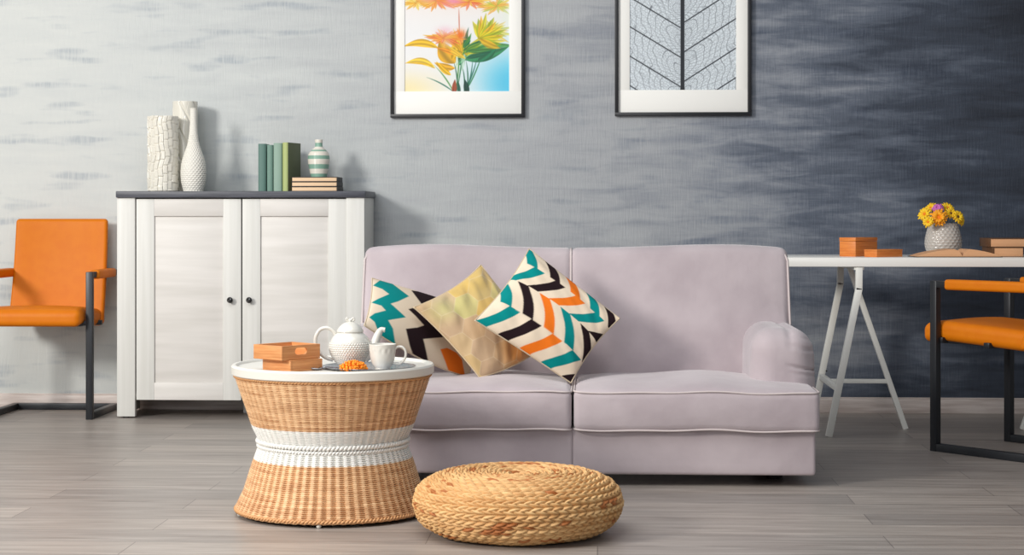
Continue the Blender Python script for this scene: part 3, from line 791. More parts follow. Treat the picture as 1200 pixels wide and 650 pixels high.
def flower_art(X, Y):     # 0..530 wide, y down, bottom 462 (zoomed units); origin at picture's left
    C = np.empty(X.shape + (3,)); C[:] = (240, 240, 240)
    def glow(cx, cy, rx, ry, col, a):
        w = (a * np.exp(-(((X - cx) / rx) ** 2 + ((Y - cy) / ry) ** 2)))[..., None]; return C * (1 - w) + np.array(col) * w
    C = glow(560, 400, 190, 150, (96, 204, 236), 1.0); C = glow(540, 450, 110, 80, (70, 190, 230), .5); C = glow(0, 460, 180, 90, (248, 232, 176), 0.9)
    C = glow(250, -80, 400, 130, (250, 214, 190), 0.5)
    def leaf(a, b, w, bend, col, al=0.9):
        nonlocal C
        ax, ay = a; bx, by = b; dx, dy = bx - ax, by - ay; L = math.hypot(dx, dy); ux, uy = dx / L, dy / L
        s = ((X - ax) * ux + (Y - ay) * uy) / L; n = -(X - ax) * uy + (Y - ay) * ux
        sc_ = np.clip(s, 0, 1); cen = bend * 4 * sc_ * (1 - sc_); wd = w * np.sin(PI * sc_ ** 0.8) + 0.2
        m = (np.clip((wd - np.abs(n - cen)) / 2.5 + 0.5, 0, 1) * (s > 0) * (s < 1) * al)[..., None]
        shade = (1 + 0.16 * np.sin((n - cen) / max(w, 3) * 6))[..., None]
        C = C * (1 - m) + np.clip(np.array(col) * shade, 0, 255) * m
    rs = np.random.RandomState(5)
    G = [(24, 92, 60), (40, 120, 70), (30, 104, 84), (70, 140, 60)]; Yl = [(232, 178, 20), (240, 196, 50), (224, 160, 20)]
    # stems
    for x0, x1, y1 in ((250, 150, 330), (255, 110, 390), (258, 275, 170), (262, 300, 150), (300, 370, 280), (310, 345, 290), (315, 310, 300), (305, 400, 250), (268, 245, 300), (300, 290, 330)):
        leaf((x0, 470), (x1, y1), 3.2, 8, G[rs.randint(4)], 0.85)
    leaf((250, 480), (255, 400), 13, 0, (150, 60, 30), .9); leaf((320, 480), (305, 400), 14, 0, (16, 60, 50), .95); leaf((278, 480), (272, 410), 8, 0, (20, 80, 60), .9)
    leaf((275, 40), (278, 200), 2.5, 0, (200, 90, 60), .8)
    # green right leaves
    leaf((300, 300), (530, 235), 26, 14, (34, 120, 70)); leaf((370, 310), (470, 215), 24, 12, (30, 112, 76)); leaf((280, 330), (335, 180), 28, -10, (26, 96, 60))
    leaf((262, 330), (420, 220), 14, -8, (90, 160, 110)); leaf((290, 360), (300, 200), 10, 5, (180, 215, 190), .7); leaf((265, 350), (262, 250), 9, 0, (210, 230, 200), .8)
    leaf((330, 260), (560, 232), 16, -12, (60, 140, 60), .85)
    # yellow leaves
    leaf((170, 240), (-10, 235), 20, 22, Yl[0]); leaf((255, 345), (150, 315), 18, -8, Yl[2]); leaf((155, 345), (0, 320), 17, 26, Yl[1]); leaf((150, 330), (0, 318), 4, 4, Yl[0])
    leaf((235, 380), (160, 310), 14, -5, Yl[0]); leaf((255, 320), (175, 200), 42, -12, (206, 150, 16)); leaf((240, 300), (265, 170), 22, 8, (214, 168, 20))
    leaf((300, 180), (90, 175), 12, -10, Yl[2], .8)
    for k in range(26):                       # dense middle foliage
        a = math.radians(-165 + k * 6.2 + rs.rand() * 8); L = 70 + rs.rand() * 110
        bx, by = 285 + rs.rand() * 30, 300 - rs.rand() * 60
        c_ = [(30, 110, 66), (60, 140, 60), (120, 160, 40), (20, 90, 66), (196, 184, 30)][rs.randint(5)] if k > 11 else [(224, 170, 24), (206, 150, 16), (240, 196, 60), (236, 140, 30)][rs.randint(4)]
        leaf((bx, by), (bx + L * math.cos(a), by + L * 0.8 * math.sin(a)), 6 + 9 * rs.rand(), 10 * (rs.rand() - .5), c_, .72)
    for k in range(14):
        a = math.radians(-100 + k * 13); L = 60 + rs.rand() * 90
        leaf((430, 150), (430 + L * math.cos(a), 150 + L * 0.7 * math.sin(a)), 9, 4, [(206, 200, 40), (170, 180, 30), (236, 190, 50)][k % 3], .6)
    # upper right sprays
    for k in range(16):
        a = math.radians(-115 + k * 9 + rs.rand() * 6); L = 70 + rs.rand() * 80
        leaf((380, 200), (380 + L * math.cos(a), 200 + L * math.sin(a)), 12 + 6 * rs.rand(), 4, [(196, 190, 20), (222, 200, 40), (150, 170, 30), (236, 170, 30)][k % 4], .75)
    # blossoms
    for cx, cy, R, n, cols_ in ((200, 190, 120, 22, [(240, 130, 40), (250, 170, 60), (238, 110, 60)]), (160, 0, 150, 26, [(244, 140, 30), (250, 180, 60), (240, 120, 80)]),
                               (330, 5, 130, 24, [(246, 150, 30), (250, 190, 50), (236, 110, 60)]), (470, 30, 120, 22, [(226, 196, 60), (240, 170, 60), (180, 190, 60)]),
                               (60, 10, 100, 18, [(246, 200, 60), (240, 170, 40), (250, 220, 120)]), (290, -140, 170, 26, [(246, 160, 60), (250, 190, 90), (240, 120, 110)]),
                               (110, -220, 150, 24, [(250, 200, 70), (240, 140, 60), (236, 120, 130)]), (440, -240, 150, 24, [(226, 196, 60), (246, 170, 70), (230, 110, 110)])):
        for k in range(n):
            a = 2 * PI * k / n + rs.rand() * .2; L = R * (0.5 + 0.5 * rs.rand())
            sx = abs(math.cos(a)) * 0.8 + 0.3
            leaf((cx, cy), (cx + L * math.cos(a), cy + L * 0.45 * math.sin(a)), 6 + 3 * rs.rand(), 3 * (rs.rand() - .5), cols_[rs.randint(3)], .7)
    C = glow(285, 175, 26, 24, (238, 110, 30), .95); C = glow(205, 155, 40, 22, (240, 200, 210), .8); C = glow(215, 215, 24, 24, (226, 180, 140), .7)
    C = glow(250, 5, 50, 24, (240, 150, 190), .8); C = glow(110, -10, 50, 26, (238, 180, 200), .6)
    C = glow(530, 90, 60, 60, (226, 236, 220), .6)
    return C
def picture(label, pxl, pxr, pyb, art, ax0, ax1, ayb, mx0, mx1, myb, scale_px, art_top, nx=260):
    Y = -0.022
    xl, xr, zb_ = XY(pxl, Y), XY(pxr, Y), ZY((pxl + pxr) / 2, pyb, Y)
    t = thing('framed_picture', label, 'picture', ((xl + xr) / 2, 0, zb_), 0, 'framed pictures above the sofa')
    cx = (xl + xr) / 2; w = (xr - xl) / 2; H = 0.82; fw = 0.0165
    b = MB()
    b.box((-w, -0.026, 0), (w, -0.001, fw), 0.0012); b.box((-w, -0.026, H - fw), (w, -0.001, H), 0.0012)
    b.box((-w, -0.026, fw), (-w + fw, -0.001, H - fw), 0.0012); b.box((w - fw, -0.026, fw), (w, -0.001, H - fw), 0.0012)
    b.build('frame', M['frame'], t)
    # mat board with a window
    b = MB(); aw0, aw1, az = XY(ax0, Y) - cx, XY(ax1, Y) - cx, ZY(ax0, ayb, Y) - zb_
    aw1z = H - az * 0.98
    y0, y1 = -0.012, -0.009
    b.box((-w + fw, y0, fw), (w - fw, y1, az), 0.0003); b.box((-w + fw, y0, aw1z), (w - fw, y1, H - fw), 0.0003)
    b.box((-w + fw, y0, az), (aw0, y1, aw1z), 0.0003); b.box((aw1, y0, az), (w - fw, y1, aw1z), 0.0003)
    b.build('mat_board', M['mat_board'], t)
    ny = int(nx * (aw1z - az) / (aw1 - aw0))
    gx = np.linspace(0, 1, nx + 1); gz = np.linspace(0, 1, ny + 1); A, B = np.meshgrid(gx, gz, indexing='ij')
    Wd = scale_px[0]; bot = scale_px[1]
    C = np.zeros(A.shape + (3,)); e = 0.33
    for da in (-e, 0, e):
        for db in (-e, 0, e):
            X_ = (A + da / nx) * Wd; Y_ = bot - (B + db / ny) * Wd * (aw1z - az) / (aw1 - aw0); C += nlin(art(X_, Y_)) / 9
    V = np.stack([aw0 + A * (aw1 - aw0), np.full(A.shape, -0.008), az + B * (aw1z - az)], -1).reshape(-1, 3)
    idx = np.arange((nx + 1) * (ny + 1)).reshape(nx + 1, ny + 1)
    F = np.stack([idx[:-1, :-1], idx[1:, :-1], idx[1:, 1:], idx[:-1, 1:]], -1).reshape(-1, 4)
    mesh_obj('print', V, F, M['art'], t, True, C.reshape(-1, 3))
    b = MB(); b.box((-w + 0.004, -0.006, 0.004), (w - 0.004, -0.002, H - 0.004), 0.0005); b.build('backing_board', M['frame'], t)
picture('black-framed picture of orange and green flowers on white', 457.5, 615, 137.5, flower_art, 474, 596.5, 107, 0, 0, 0, (530, 462), 0)
picture('black-framed picture of a skeleton leaf with dark veins', 720.5, 880.5, 135.5, leaf_art, 738, 862.8, 105.3, 0, 0, 0, (539, 458), 0)

# ------------------------------------------------------------------ armchairs
def armchair(label, KY=1.0):
    t = thing('armchair', label, 'chair', group='orange leather armchairs')
    U = 0.235; Hz = 0.664; s_ = 0.03; L = 0.415
    b = MB()
    for s in (-1, 1):
        b.box((s * U - s_ / 2, -s_ / 2, 0), (s * U + s_ / 2, s_ / 2, Hz), 0.002)
        b.box((s * U - s_ / 2, s_ / 2, 0), (s * U + s_ / 2, L * KY, s_), 0.002)
        b.box((s * U - s_ / 2, s_ / 2, Hz - 0.026), (s * U + s_ / 2, 0.41 * KY, Hz), 0.002)
    b.box((-U + s_ / 2, L * KY - s_, 0), (U - s_ / 2, L * KY, s_), 0.002)
    b.build('sled_frame', M['black_metal'], t)
    b = MB(); b.box((-U + 0.01, 0.0, 0.422), (U - 0.01, 0.026, 0.444), 0.002); b.box((-U + 0.01, 0.22, 0.412), (U - 0.01, 0.246, 0.434), 0.002)
    b.box((-0.19, 0.0, 0.418), (-0.165, 0.30 * KY, 0.434), 0.002); b.box((0.165, 0.0, 0.418), (0.19, 0.30 * KY, 0.434), 0.002)
    b.build('seat_bracket', M['black_metal'], t)
    for s in (-1, 1):
        V, F = rbox((0.024, 0.145 * KY, 0.0205), 0.012, 4, 4)
        mesh_obj('arm_pad', [(v[0] + s * (U + 0.004), v[1] + 0.06 + 0.145 * KY, v[2] + Hz - 0.013) for v in V], F, M['orange'], t)
    # seat
    V, F = rbox((0.213, 0.215, 0.039), 0.030, 6, 12)
    def fs(v):
        tt = v.y / 0.215; v.z += 0.010 * (1 - (v.x / 0.213) ** 2) * (1 - tt * tt) * (1 if v.z > 0 else 0)
        v.z += -0.018 * tt if tt > -0.6 else 0.0108 - 0.020 * (-0.6 - tt) / 0.4 * 0.6
        y = v.y + 0.130
        if y > 0: y *= KY
        return Vector((v.x, y, v.z + 0.457))
    mesh_obj('seat', deform(V, fs), F, M['orange'], t)
    V, F = rbox((0.224, 0.020, 0.245), 0.017, 5, 12)
    def fb(v):
        q = (v.z + 0.245) / 0.49
        v.y += 0.10 * q + 0.020 * (1 - (v.x / 0.224) ** 2) + 0.015 * math.sin(q * PI)
        v.x *= 1 - 0.03 * q
        return v + Vector((0, 0.262 * KY, 0.658))
    mesh_obj('backrest', deform(V, fb), F, M['orange'], t)
    return t
ch = armchair('orange leather armchair against the pale wall, left of the sideboard')
p = W(43.5, 8.07, 0); ch.location = (p.x, -0.437, 0)
ch2 = armchair('orange leather armchair turned towards the white desk, cut off by the right edge', 1.5)
pc = W(600 + 1.838 * FPX / 7.145, 7.145, 0); ch2.location = pc; ch2.rotation_euler = (0, 0, math.radians(218.3) + TH)

# ------------------------------------------------------------------ desk
YD = -0.925; DT = 0.744
dx0 = XY(917, YD); 
deskb = MB(); deskb.box((dx0, YD, DT - 0.038), (dx0 + 1.5, YD + 0.60, DT), 0.002)
DESK = tag(deskb.build('desk_top', M['desk_white'], auto=30), 'long white desk top resting on two white trestles', 'desk')
def trestle(label, cx, sgn, cy):
    t = thing('trestle', label, 'trestle', (cx, cy, 0), 0, 'white steel trestles under the desk')
    zt_ = DT - 0.0395
    for y in (-0.285, 0.285):
        b = MB(); b.bar((0, y, zt_ - 0.002), (-0.001 * sgn, y, 0.61), 0.027, 0.03, (0, 1, 0)); b.bar((0, y, 0.618), (-0.125 * sgn, y, 0.0), 0.027, 0.03, (0, 1, 0))
        b.build('bent_leg', M['white_metal'], t)
    b = MB(); b.bar((0.0, 0, zt_ - 0.006), (0.24 * sgn, 0, 0.0), 0.022, 0.03, (0, 1, 0)); b.build('straight_leg', M['white_metal'], t)
    b = MB(); b.box((-0.02, -0.29, zt_ - 0.012), (0.02, 0.29, zt_ + 0.0), 0.001); b.build('top_rail', M['white_metal'], t)
    xr = -0.086 * sgn
    b = MB(); b.bar((xr, -0.275, 0.20), (xr, 0.275, 0.20), 0.02, 0.026); b.build('side_rail', M['white_metal'], t)
    b = MB(); b.bar((xr, 0, 0.205), (0.168 * sgn, 0, 0.205), 0.02, 0.018); b.build('cross_bar', M['white_metal'], t)
    for y in (0.262,):
        for z in (0.187, 0.225):
            k = MB(); k.lathe([(0.0, -0.002), (0.004, 0), (0.004, 0.003), (0, 0.004)], 10, Matrix.Rotation(PI / 2, 4, 'X')); k.build('bolt', M['dark'], t, loc=(xr + 0.01 - (0.0 if z < .2 else -0.012), y + 0.006, z))
    return t
tx = W(1006, 7.46, 0).x; ty = YD + 0.30
trestle('white steel trestle under the left end of the desk, beside the sofa', tx, 1, ty)
fx = W(1196, 7.73, 0).x
trestle('white steel trestle at the right edge of the picture, mostly cut off', fx + 0.24, -1, ty)

def open_box(b, hx, hy, h, t=0.008, M_=None):
    b.box((-hx, -hy, 0), (hx, hy, t), 0.0008, M_)
    b.box((-hx, -hy, t), (hx, -hy + t, h), 0.0008, M_); b.box((-hx, hy - t, t), (hx, hy, h), 0.0008, M_)
    b.box((-hx, -hy + t, t), (-hx + t, hy - t, h), 0.0008, M_); b.box((hx - t, -hy + t, t), (hx, hy - t, h), 0.0008, M_)
# desk boxes
def corner_box(name, label, px, d, left_len, right_len, ang, z, h, mat, lid=True, cat='box', grp=None):
    # front vertical corner at column px, depth d; faces run back-left and back-right
    c = W(px, d, z); t = thing(name, label, cat, c, ang, grp)
    b = MB(); b.box((-left_len, 0, 0), (0, right_len, h * (0.8 if lid else 1)), 0.0012); b.build('body', mat, t)
    if lid:
        b = MB(); b.box((-left_len - 0.0008, -0.0008, h * 0.81), (0.0008, right_len + 0.0008, h), 0.0012); b.build('lid', mat, t)
    return t
# angle: left face direction vs right face direction
corner_box('wooden_box', 'taller orange wooden box on the left part of the desk', 1002.6, 7.60, 0.082, 0.16, math.radians(-43), DT, 0.081, M['box_orange'], True, grp='orange wooden boxes on the desk')
corner_box('wooden_box', 'small low orange wooden box in front of the taller box', 1027.6, 7.50, 0.072, 0.155, math.radians(-52), DT, 0.032, M['box_orange'], True, grp='orange wooden boxes on the desk')

# vase with flowers
vc = W(1105.3, 7.74, 0); kk2 = 7.74 / FPX
vp = [(0.001, 0), (15, 0), (16.5, 1), (20, 7), (21.5, 14), (20.8, 22), (18.6, 31), (16.6, 37), (15.6, 38.2), (14.8, 37.6), (15.4, 33), (16, 28), (0.2, 27)]
vp = [(a * kk2, z * kk2) for a, z in vp]
def disp_scale(T, A, P):
    nn = 22; rowh = 0.0125; row = T / rowh; ri = np.floor(row); fr = row - ri
    c = A / (2 * PI) * nn + (ri % 2) * 0.5; fc = np.abs(c - np.floor(c) - 0.5) * 2
    d = np.sqrt(fc ** 2 + (fr - 0.5) ** 2 * 4)
    return -0.0030 * np.clip(1 - d, 0, 1) * (P[:, 0][:, None] > 0.055)
vase('vase', 'grey dimpled ceramic vase behind the open book, holding yellow flowers', 'vase', (vc.x, vc.y, DT), vp, 300, 300, disp_scale, M['grey_vase'])
FC = Vector((vc.x, vc.y, 0))
def flower(name, label, px, py, dd, R, petal, eye, npet, rings, up=0.3, seed=0):
    p = W(px, 7.74 - dd, py=py); rs = random.Random(seed)
    t = thing(name, label, 'flower', p, 0, 'cut flowers in the grey vase')
    look = Vector((p.x - FC.x, p.y - FC.y - 0.06, 0.0)).normalized() + Vector((0, 0, up)); look.normalize()
    q = look.to_track_quat('Z', 'Y').to_matrix().to_4x4()
    b = MB()
    for rg in range(rings):
        Rr = R * (1 - 0.22 * rg); n = npet - rg * 2; lift = 0.15 + 0.28 * rg
        for k in range(n):
            a = 2 * PI * (k + 0.5 * (rg % 2)) / n + rs.uniform(-.1, .1); L = Rr * rs.uniform(0.85, 1.05); w = R * 0.17
            V = []; F = []
            for i in range(6):
                s = i / 5; ww = w * math.sin(PI * (0.12 + 0.80 * s)) ** 0.7; rr = 0.12 * R + s * L * 0.9; z = lift * R * s * (1.3 - s * 0.9) + rg * 0.06 * R + 0.001
                for j in (-1, 0, 1): V.append((rr, j * ww, z + (0.10 * ww if j else 0)))
                
            for i in range(5):
                for j in range(2): F.append((i * 3 + j, i * 3 + j + 1, i * 3 + j + 4, i * 3 + j + 3))
            m2 = q @ Matrix.Rotation(a, 4, 'Z'); b.add(V, F, m2)
    po = b.build('petals', petal, t)
    so = po.modifiers.new('thick', 'SOLIDIFY'); so.thickness = 0.0008
    e = MB(); e.lathe([(0.0, -0.002), (R * 0.24, 0.0), (R * 0.25, R * 0.12), (R * 0.16, R * 0.24), (0, R * 0.27)], 14, q); e.build('flower_eye', eye, t)
    base = Vector((FC.x - p.x, FC.y - p.y, DT + 0.11 - p.z)) 
    base.x *= 0.8; base.y *= 0.8
    m_ = MB(); m_.tube(spline([tuple(base + Vector((0, 0, -0.0))), tuple(base * 0.4 + Vector((0, 0, 0.004))), tuple(-look * 0.001)], 5), 0.0014, 6); m_.build('stem', M['leafgreen'], t)
flower('flower', 'yellow daisy at the far left of the bouquet', 1084, 251, 0.03, 0.034, M['petal_yellow'], M['flower_eye_gold'], 13, 2, .3, 1)
flower('flower', 'yellow daisy high on the left of the bouquet, behind the pink one', 1091, 244, -0.02, 0.030, M['petal_yellow'], M['flower_eye_gold'], 13, 2, .8, 2)
flower('flower', 'pink flower at the top of the yellow bouquet', 1099, 244.5, 0.025, 0.026, M['petal_pink'], M['petal_pink'], 16, 3, .7, 3)
flower('flower', 'large golden-orange bloom at the front centre of the bouquet', 1100.5, 255, 0.07, 0.040, M['petal_orange'], M['flower_eye_gold'], 16, 3, .25, 4)
flower('flower', 'yellow daisy low at the front left, hanging over the vase rim', 1088, 260, 0.085, 0.026, M['petal_yellow'], M['flower_eye_gold'], 13, 2, .0, 5)
flower('flower', 'yellow daisy on the highest point at the right of the pink flower', 1110.5, 244, 0.0, 0.030, M['petal_yellow'], M['flower_eye_gold'], 13, 2, .8, 6)
flower('flower', 'golden daisy with brown eye between the orange bloom and the right daisies', 1114, 250, 0.04, 0.028, M['petal_yellow'], M['flower_eye'], 13, 2, .35, 7)
flower('flower', 'yellow daisy with dark brown eye at the right of the bouquet', 1122, 254, 0.05, 0.030, M['petal_yellow'], M['flower_eye'], 12, 2, .2, 8)
flower('flower', 'small yellow daisy drooping at the far right of the bouquet', 1126, 259, 0.02, 0.022, M['petal_yellow'], M['flower_eye_gold'], 12, 2, .0, 9)

# open book
ob = thing('open_book', 'open book lying face up in front of the grey vase', 'book', W(1123, 7.56, DT), math.radians(2))
def page_side(s, L, Dp=0.15):
    n = 16; prof = []
    for i in range(n + 1):
        q = i / n; x = s * L * q
        z = 0.005 + 0.031 * min(1, q * 6) ** 0.6 * (1 - q ** 1.6) ** 0.8
        prof.append((x, z))
    V = []; F = []
    for j, y in enumerate((-Dp / 2, Dp / 2)):
        for i, (x, z) in enumerate(prof):
            xx = x + s * 0.006 * (0 if i < n else 1)
            V.append((xx, y, z)); V.append((xx, y, 0.003))
    m = 2 * (n + 1)
    for i in range(n):
        a = 2 * i
        F.append((a, a + 1, a + 3, a + 2)); F.append((m + a, m + a + 2, m + a + 3, m + a + 1))
        F.append((a, a + 2, m + a + 2, m + a)); F.append((a + 1, m + a + 1, m + a + 3, a + 3))
    F.append((2 * n, 2 * n + 1, m + 2 * n + 1, m + 2 * n)); F.append((0, m, m + 1, 1))
    return V, F
for s, L in ((-1, 0.185), (1, 0.155)):
    V, F = page_side(s, L); tag(mesh_obj('pages', V, F, M['page'], ob, auto=40), None)
b = MB(); b.box((-0.197, -0.08, 0), (0.166, 0.08, 0.003), 0.0008); b.build('cover', M['cover_black'], ob)
# stacked books at the right
c_ = W(1163.5, 7.56, DT) + Vector((0.064, 0.10, 0))
flat_book('thick brown book lying under another at the right end of the desk', -0.064, 0.064, -0.10, 0.10, 0, 0.0405, M['cover_brown'], M['page'], 0.02, 'brown books stacked on the desk', 'left', org=c_)
c_ = W(1160.5, 7.58, DT + 0.041) + Vector((0.085, 0.11, 0))
flat_book('brown book lying on top of the thick book at the right end of the desk', -0.085, 0.085, -0.11, 0.11, 0, 0.037, M['cover_brown'], M['page'], -0.02, 'brown books stacked on the desk', 'left', org=c_)

# ------------------------------------------------------------------ wicker table
TD = 5.56; tc_ = W(390.5, TD, 0)
wt = thing('wicker_table', 'round hourglass wicker side table with white lid in front of the sofa', 'table', (tc_.x, tc_.y, 0), 0.2)
ROWH = 0.0060; NST = 64
def weave(cols_only=False): pass
rsw = np.random.RandomState(9); rowtint = rsw.rand(400); 
def wicker(name, prof, band, nseg_deg=900):
    A = np.array(prof); length = np.sum(np.hypot(*np.diff(A, axis=0).T)); nt = int(length / ROWH * 7); na = 960
    def disp(T, AA, P):
        row = T / ROWH; ri = np.floor(row); fr = row - ri
        rod = np.sqrt(np.clip(1 - (2 * fr - 1) ** 2, 0, 1))
        j = 0.25 * np.sin(ri * 12.9898) 
        ph = AA * NST
        alt = np.where(ri % 2 == 0, 1, -1)
        over = 0.62 + 0.38 * np.cos(ph + 0.15 * j)           # rods bulge over each stake, all rows
        o2 = 0.22 * alt * np.cos(ph / 2)
        gap = np.clip(1 - over - 0.1, 0, 1)
        lad = np.clip((0.5 - 0.5 * np.cos(ph + 0.15 * j)) * 1.5 - 0.35, 0, 1)   # open ladder columns between stakes
        return 0.0016 * (1 - lad) + rod * (0.0016 + 0.0030 * lad + 0.0007 * o2) - 0.0140 * (1 - rod) ** 0.8 * lad
    V, F, TT, AA = dense_lathe(prof, nt, na, disp, False)
    ri = np.floor(TT / ROWH).astype(int); seg = np.floor(AA * NST / (2 * PI) * 0.37 + ri * 0.61).astype(int)
    h = (np.sin(ri * 12.9898 + seg * 78.233) * 43758.5453) % 1.0; h2 = rowtint[ri % 400]
    t = np.clip(0.55 * h + 0.45 * h2, 0, 1)[..., None]
    c = nlin(np.array((192, 142, 98))) * (1 - t) + nlin(np.array((236, 196, 150))) * t
    wq = nlin(np.array((232, 231, 226)))
    z = V[:, 2].reshape(TT.shape)
    m = (z > band[0]) & (z < band[1]); c[m] = wq
    return V, F, c.reshape(-1, 3)
WM = attr_mat('wicker_weave', 0.6, 0.15, 300)
R0, RT, RW = 0.297, 0.300, 0.227
ZW = 0.222
V, F, c = wicker('base', [(R0 - 0.02, 0.012), (R0 + 0.002, 0.014), (R0, 0.024), (0.272, 0.075), (0.249, 0.150), (RW, ZW - 0.012)], (0.172, 1))
mesh_obj('lower_basket', V, F, WM, wt, True, c)
V, F, c = wicker('top', [(RW, ZW + 0.008), (0.246, 0.268), (0.265, 0.325), (0.286, 0.385), (RT, 0.428)], (0, 0.277))
mesh_obj('upper_basket', V, F, WM, wt, True, c)
# braided rings
def braid_ring(R, z, rr, n=120, tw=60, mat=None, name='braided_ring', strands=2):
    b = MB()
    for s in range(strands):
        pts = []
        for i in range(n * 4):
            a = 2 * PI * i / (n * 4); ph = a * tw + s * 2 * PI / strands
            pts.append(((R + rr * 0.55 * math.cos(ph)) * math.cos(a), (R + rr * 0.55 * math.cos(ph)) * math.sin(a), z + rr * 0.55 * math.sin(ph)))
        b.tube(pts, rr * 0.62, 6, True)
    return b.build(name, mat, wt, auto=None)
wwm = base_mat('white_wicker', (232, 231, 226), 0.6); tan = base_mat('tan_wicker', (206, 154, 104), 0.6)
braid_ring(RW + 0.004, ZW + 0.004, 0.0075, mat=wwm, strands=2)
braid_ring(RW + 0.003, ZW - 0.010, 0.0060, mat=wwm, tw=70)
braid_ring(R0 + 0.002, 0.018, 0.0060, mat=tan, tw=80)
braid_ring(RT + 0.002, 0.426, 0.0045, mat=tan, tw=90)
# white lid with a raised rim
RL = 0.312
b = MB(); b.lathe([(0.0, 0.430), (RL - 0.004, 0.430), (RL, 0.433), (RL + 0.001, 0.455), (RL - 0.003, 0.4605), (RL - 0.012, 0.4605), (RL - 0.016, 0.457), (RL - 0.018, 0.4535), (0.0, 0.4535)], 128)
b.build('lid', M['lid'], wt)
for k in range(5):
    a = math.radians(-90 + 72 * k) - 0.2
    b = MB(); b.lathe([(0.0, 0.0), (0.006, 0.001), (0.0078, 0.006), (0.006, 0.011), (0.004, 0.016)], 14)
    b.build('foot', M['lid'], wt, loc=((R0 - 0.008) * math.cos(a), (R0 - 0.008) * math.sin(a), 0))
TZ = 0.4535

# tray
tr = W(432, 5.46, TZ)
b = MB(); b.lathe([(0.0, 0.0), (0.115, 0.0), (0.128, 0.002), (0.142, 0.007), (0.144, 0.008), (0.1425, 0.009), (0.127, 0.0045), (0.114, 0.003), (0.0, 0.003)], 96)
TRAY = tag(b.build('tray', M['silver'], auto=50, loc=tr), 'round silver tray on the wicker table, under the teapot and cup', 'tray')
TZ2 = TZ + 0.003
# teapot
K = 5.46 / FPX
tp = W(410.3, 5.47, TZ2)
pot = thing('teapot', 'white hobnail teapot with curved spout on the silver tray', 'teapot', tp, TH)
def tk(l): return [(a * K, z * K) for a, z in l]
body = tk([(0.3, 0.0), (12.5, 0.0), (13.5, 1.0), (13.8, 2.5), (17.5, 7), (21.8, 13.5), (24.2, 21), (23.8, 28), (20.5, 35), (16.0, 39.5), (14.4, 41.5), (14.0, 42.2), (0.3, 42.2)])
def disp_hob(T, A, P):
    nn = 46; rowh = 0.0066; row = T / rowh; ri = np.floor(row); fr = row - ri - 0.5
    c = A / (2 * PI) * nn + (ri % 2) * 0.5; fc = c - np.floor(c) - 0.5
    d = np.sqrt(fr ** 2 + fc ** 2); z = P[:, 1][:, None]
    return 0.0024 * np.clip(1 - d / 0.48, 0, 1) ** 0.6 * ((z > 5 * K) & (z < 30 * K))
V, F, TT, AA = dense_lathe(body, 280, 448, disp_hob); mesh_obj('body', V, F, M['ceramic'], pot)
b = MB(); b.lathe(tk([(15.2, 41.0), (15.8, 41.8), (15.6, 43.0), (13.5, 46.5), (10.0, 50.0), (6.0, 52.3), (3.2, 53.0), (0.0, 53.2)]), 64); lid = b.build('lid', M['ceramic'], pot)
b = MB()
V, F = tube(spline([(-4.8 * K, 0, 55.5 * K), (-3.4 * K, 0, 57.6 * K), (0, 0, 54.6 * K), (3.4 * K, 0, 57.6 * K), (4.8 * K, 0, 55.5 * K), (1.5 * K, 0, 53.4 * K), (0, 0, 53.8 * K), (-1.5 * K, 0, 53.4 * K)], 6), 1.2 * K, 8, True); b.add(V, F)
b.lathe(tk([(2.4, 52.6), (1.8, 53.5), (2.4, 55.0), (1.4, 56.6), (0, 57)]), 16); b.build('knob', M['ceramic'], lid)
hp = spline([(x * K, 0, z * K) for x, z in ((-17, 37), (-20, 42.5), (-27, 46), (-35, 44), (-40, 36), (-40.5, 26), (-36, 17), (-28, 11), (-20, 8.5))], 8)
V, F = tube(hp, [2.3 * K] * len(hp), 12); mesh_obj('handle', V, F, M['ceramic'], pot)
spp = spline([(x * K, 0, z * K) for x, z in ((16, 12), (25, 19), (29.5, 29), (33, 38.5), (36.5, 43.6), (41, 43.5))], 8)
n_ = len(spp); V, F = tube(spp, [(7.5 - 4.6 * min(1, i / n_ * 1.15)) * K for i in range(n_)], 16); mesh_obj('spout', V, F, M['ceramic'], pot)
# cup
cp = W(448.3, 5.385, TZ2); K2 = 5.385 / FPX
cup = thing('teacup', 'white ceramic cup with ring handle at the front right of the tray', 'cup', cp, TH)
def ck(l): return [(a * K2, z * K2) for a, z in l]
cpf = ck([(0.3, 0.0), (8.6, 0.0), (9.0, 0.8), (8.6, 1.6), (11.8, 6), (14.2, 13), (15.2, 21), (15.9, 28.5), (16.1, 29.4), (15.3, 29.4), (14.2, 20), (11.5, 8), (0.3, 4)])
def disp_cup(T, A, P):
    z = P[:, 1][:, None]; return 0.0009 * np.cos(A * 14) * np.clip((z / K2 - 18) / 4, 0, 1) * np.clip((26 - z / K2) / 3, 0, 1)
V, F, TT, AA = dense_lathe(cpf, 160, 128, disp_cup); mesh_obj('body', V, F, M['ceramic'], cup)
hp = spline([(x * K2, 0, z * K2) for x, z in ((14.5, 24), (18, 26.5), (23.5, 26), (27, 21), (26.5, 14), (22.5, 8.5), (18, 6.5), (12.2, 7.5))], 8)
V, F = tube(hp, 1.5 * K2, 12); mesh_obj('handle', V, F, M['ceramic'], cup)
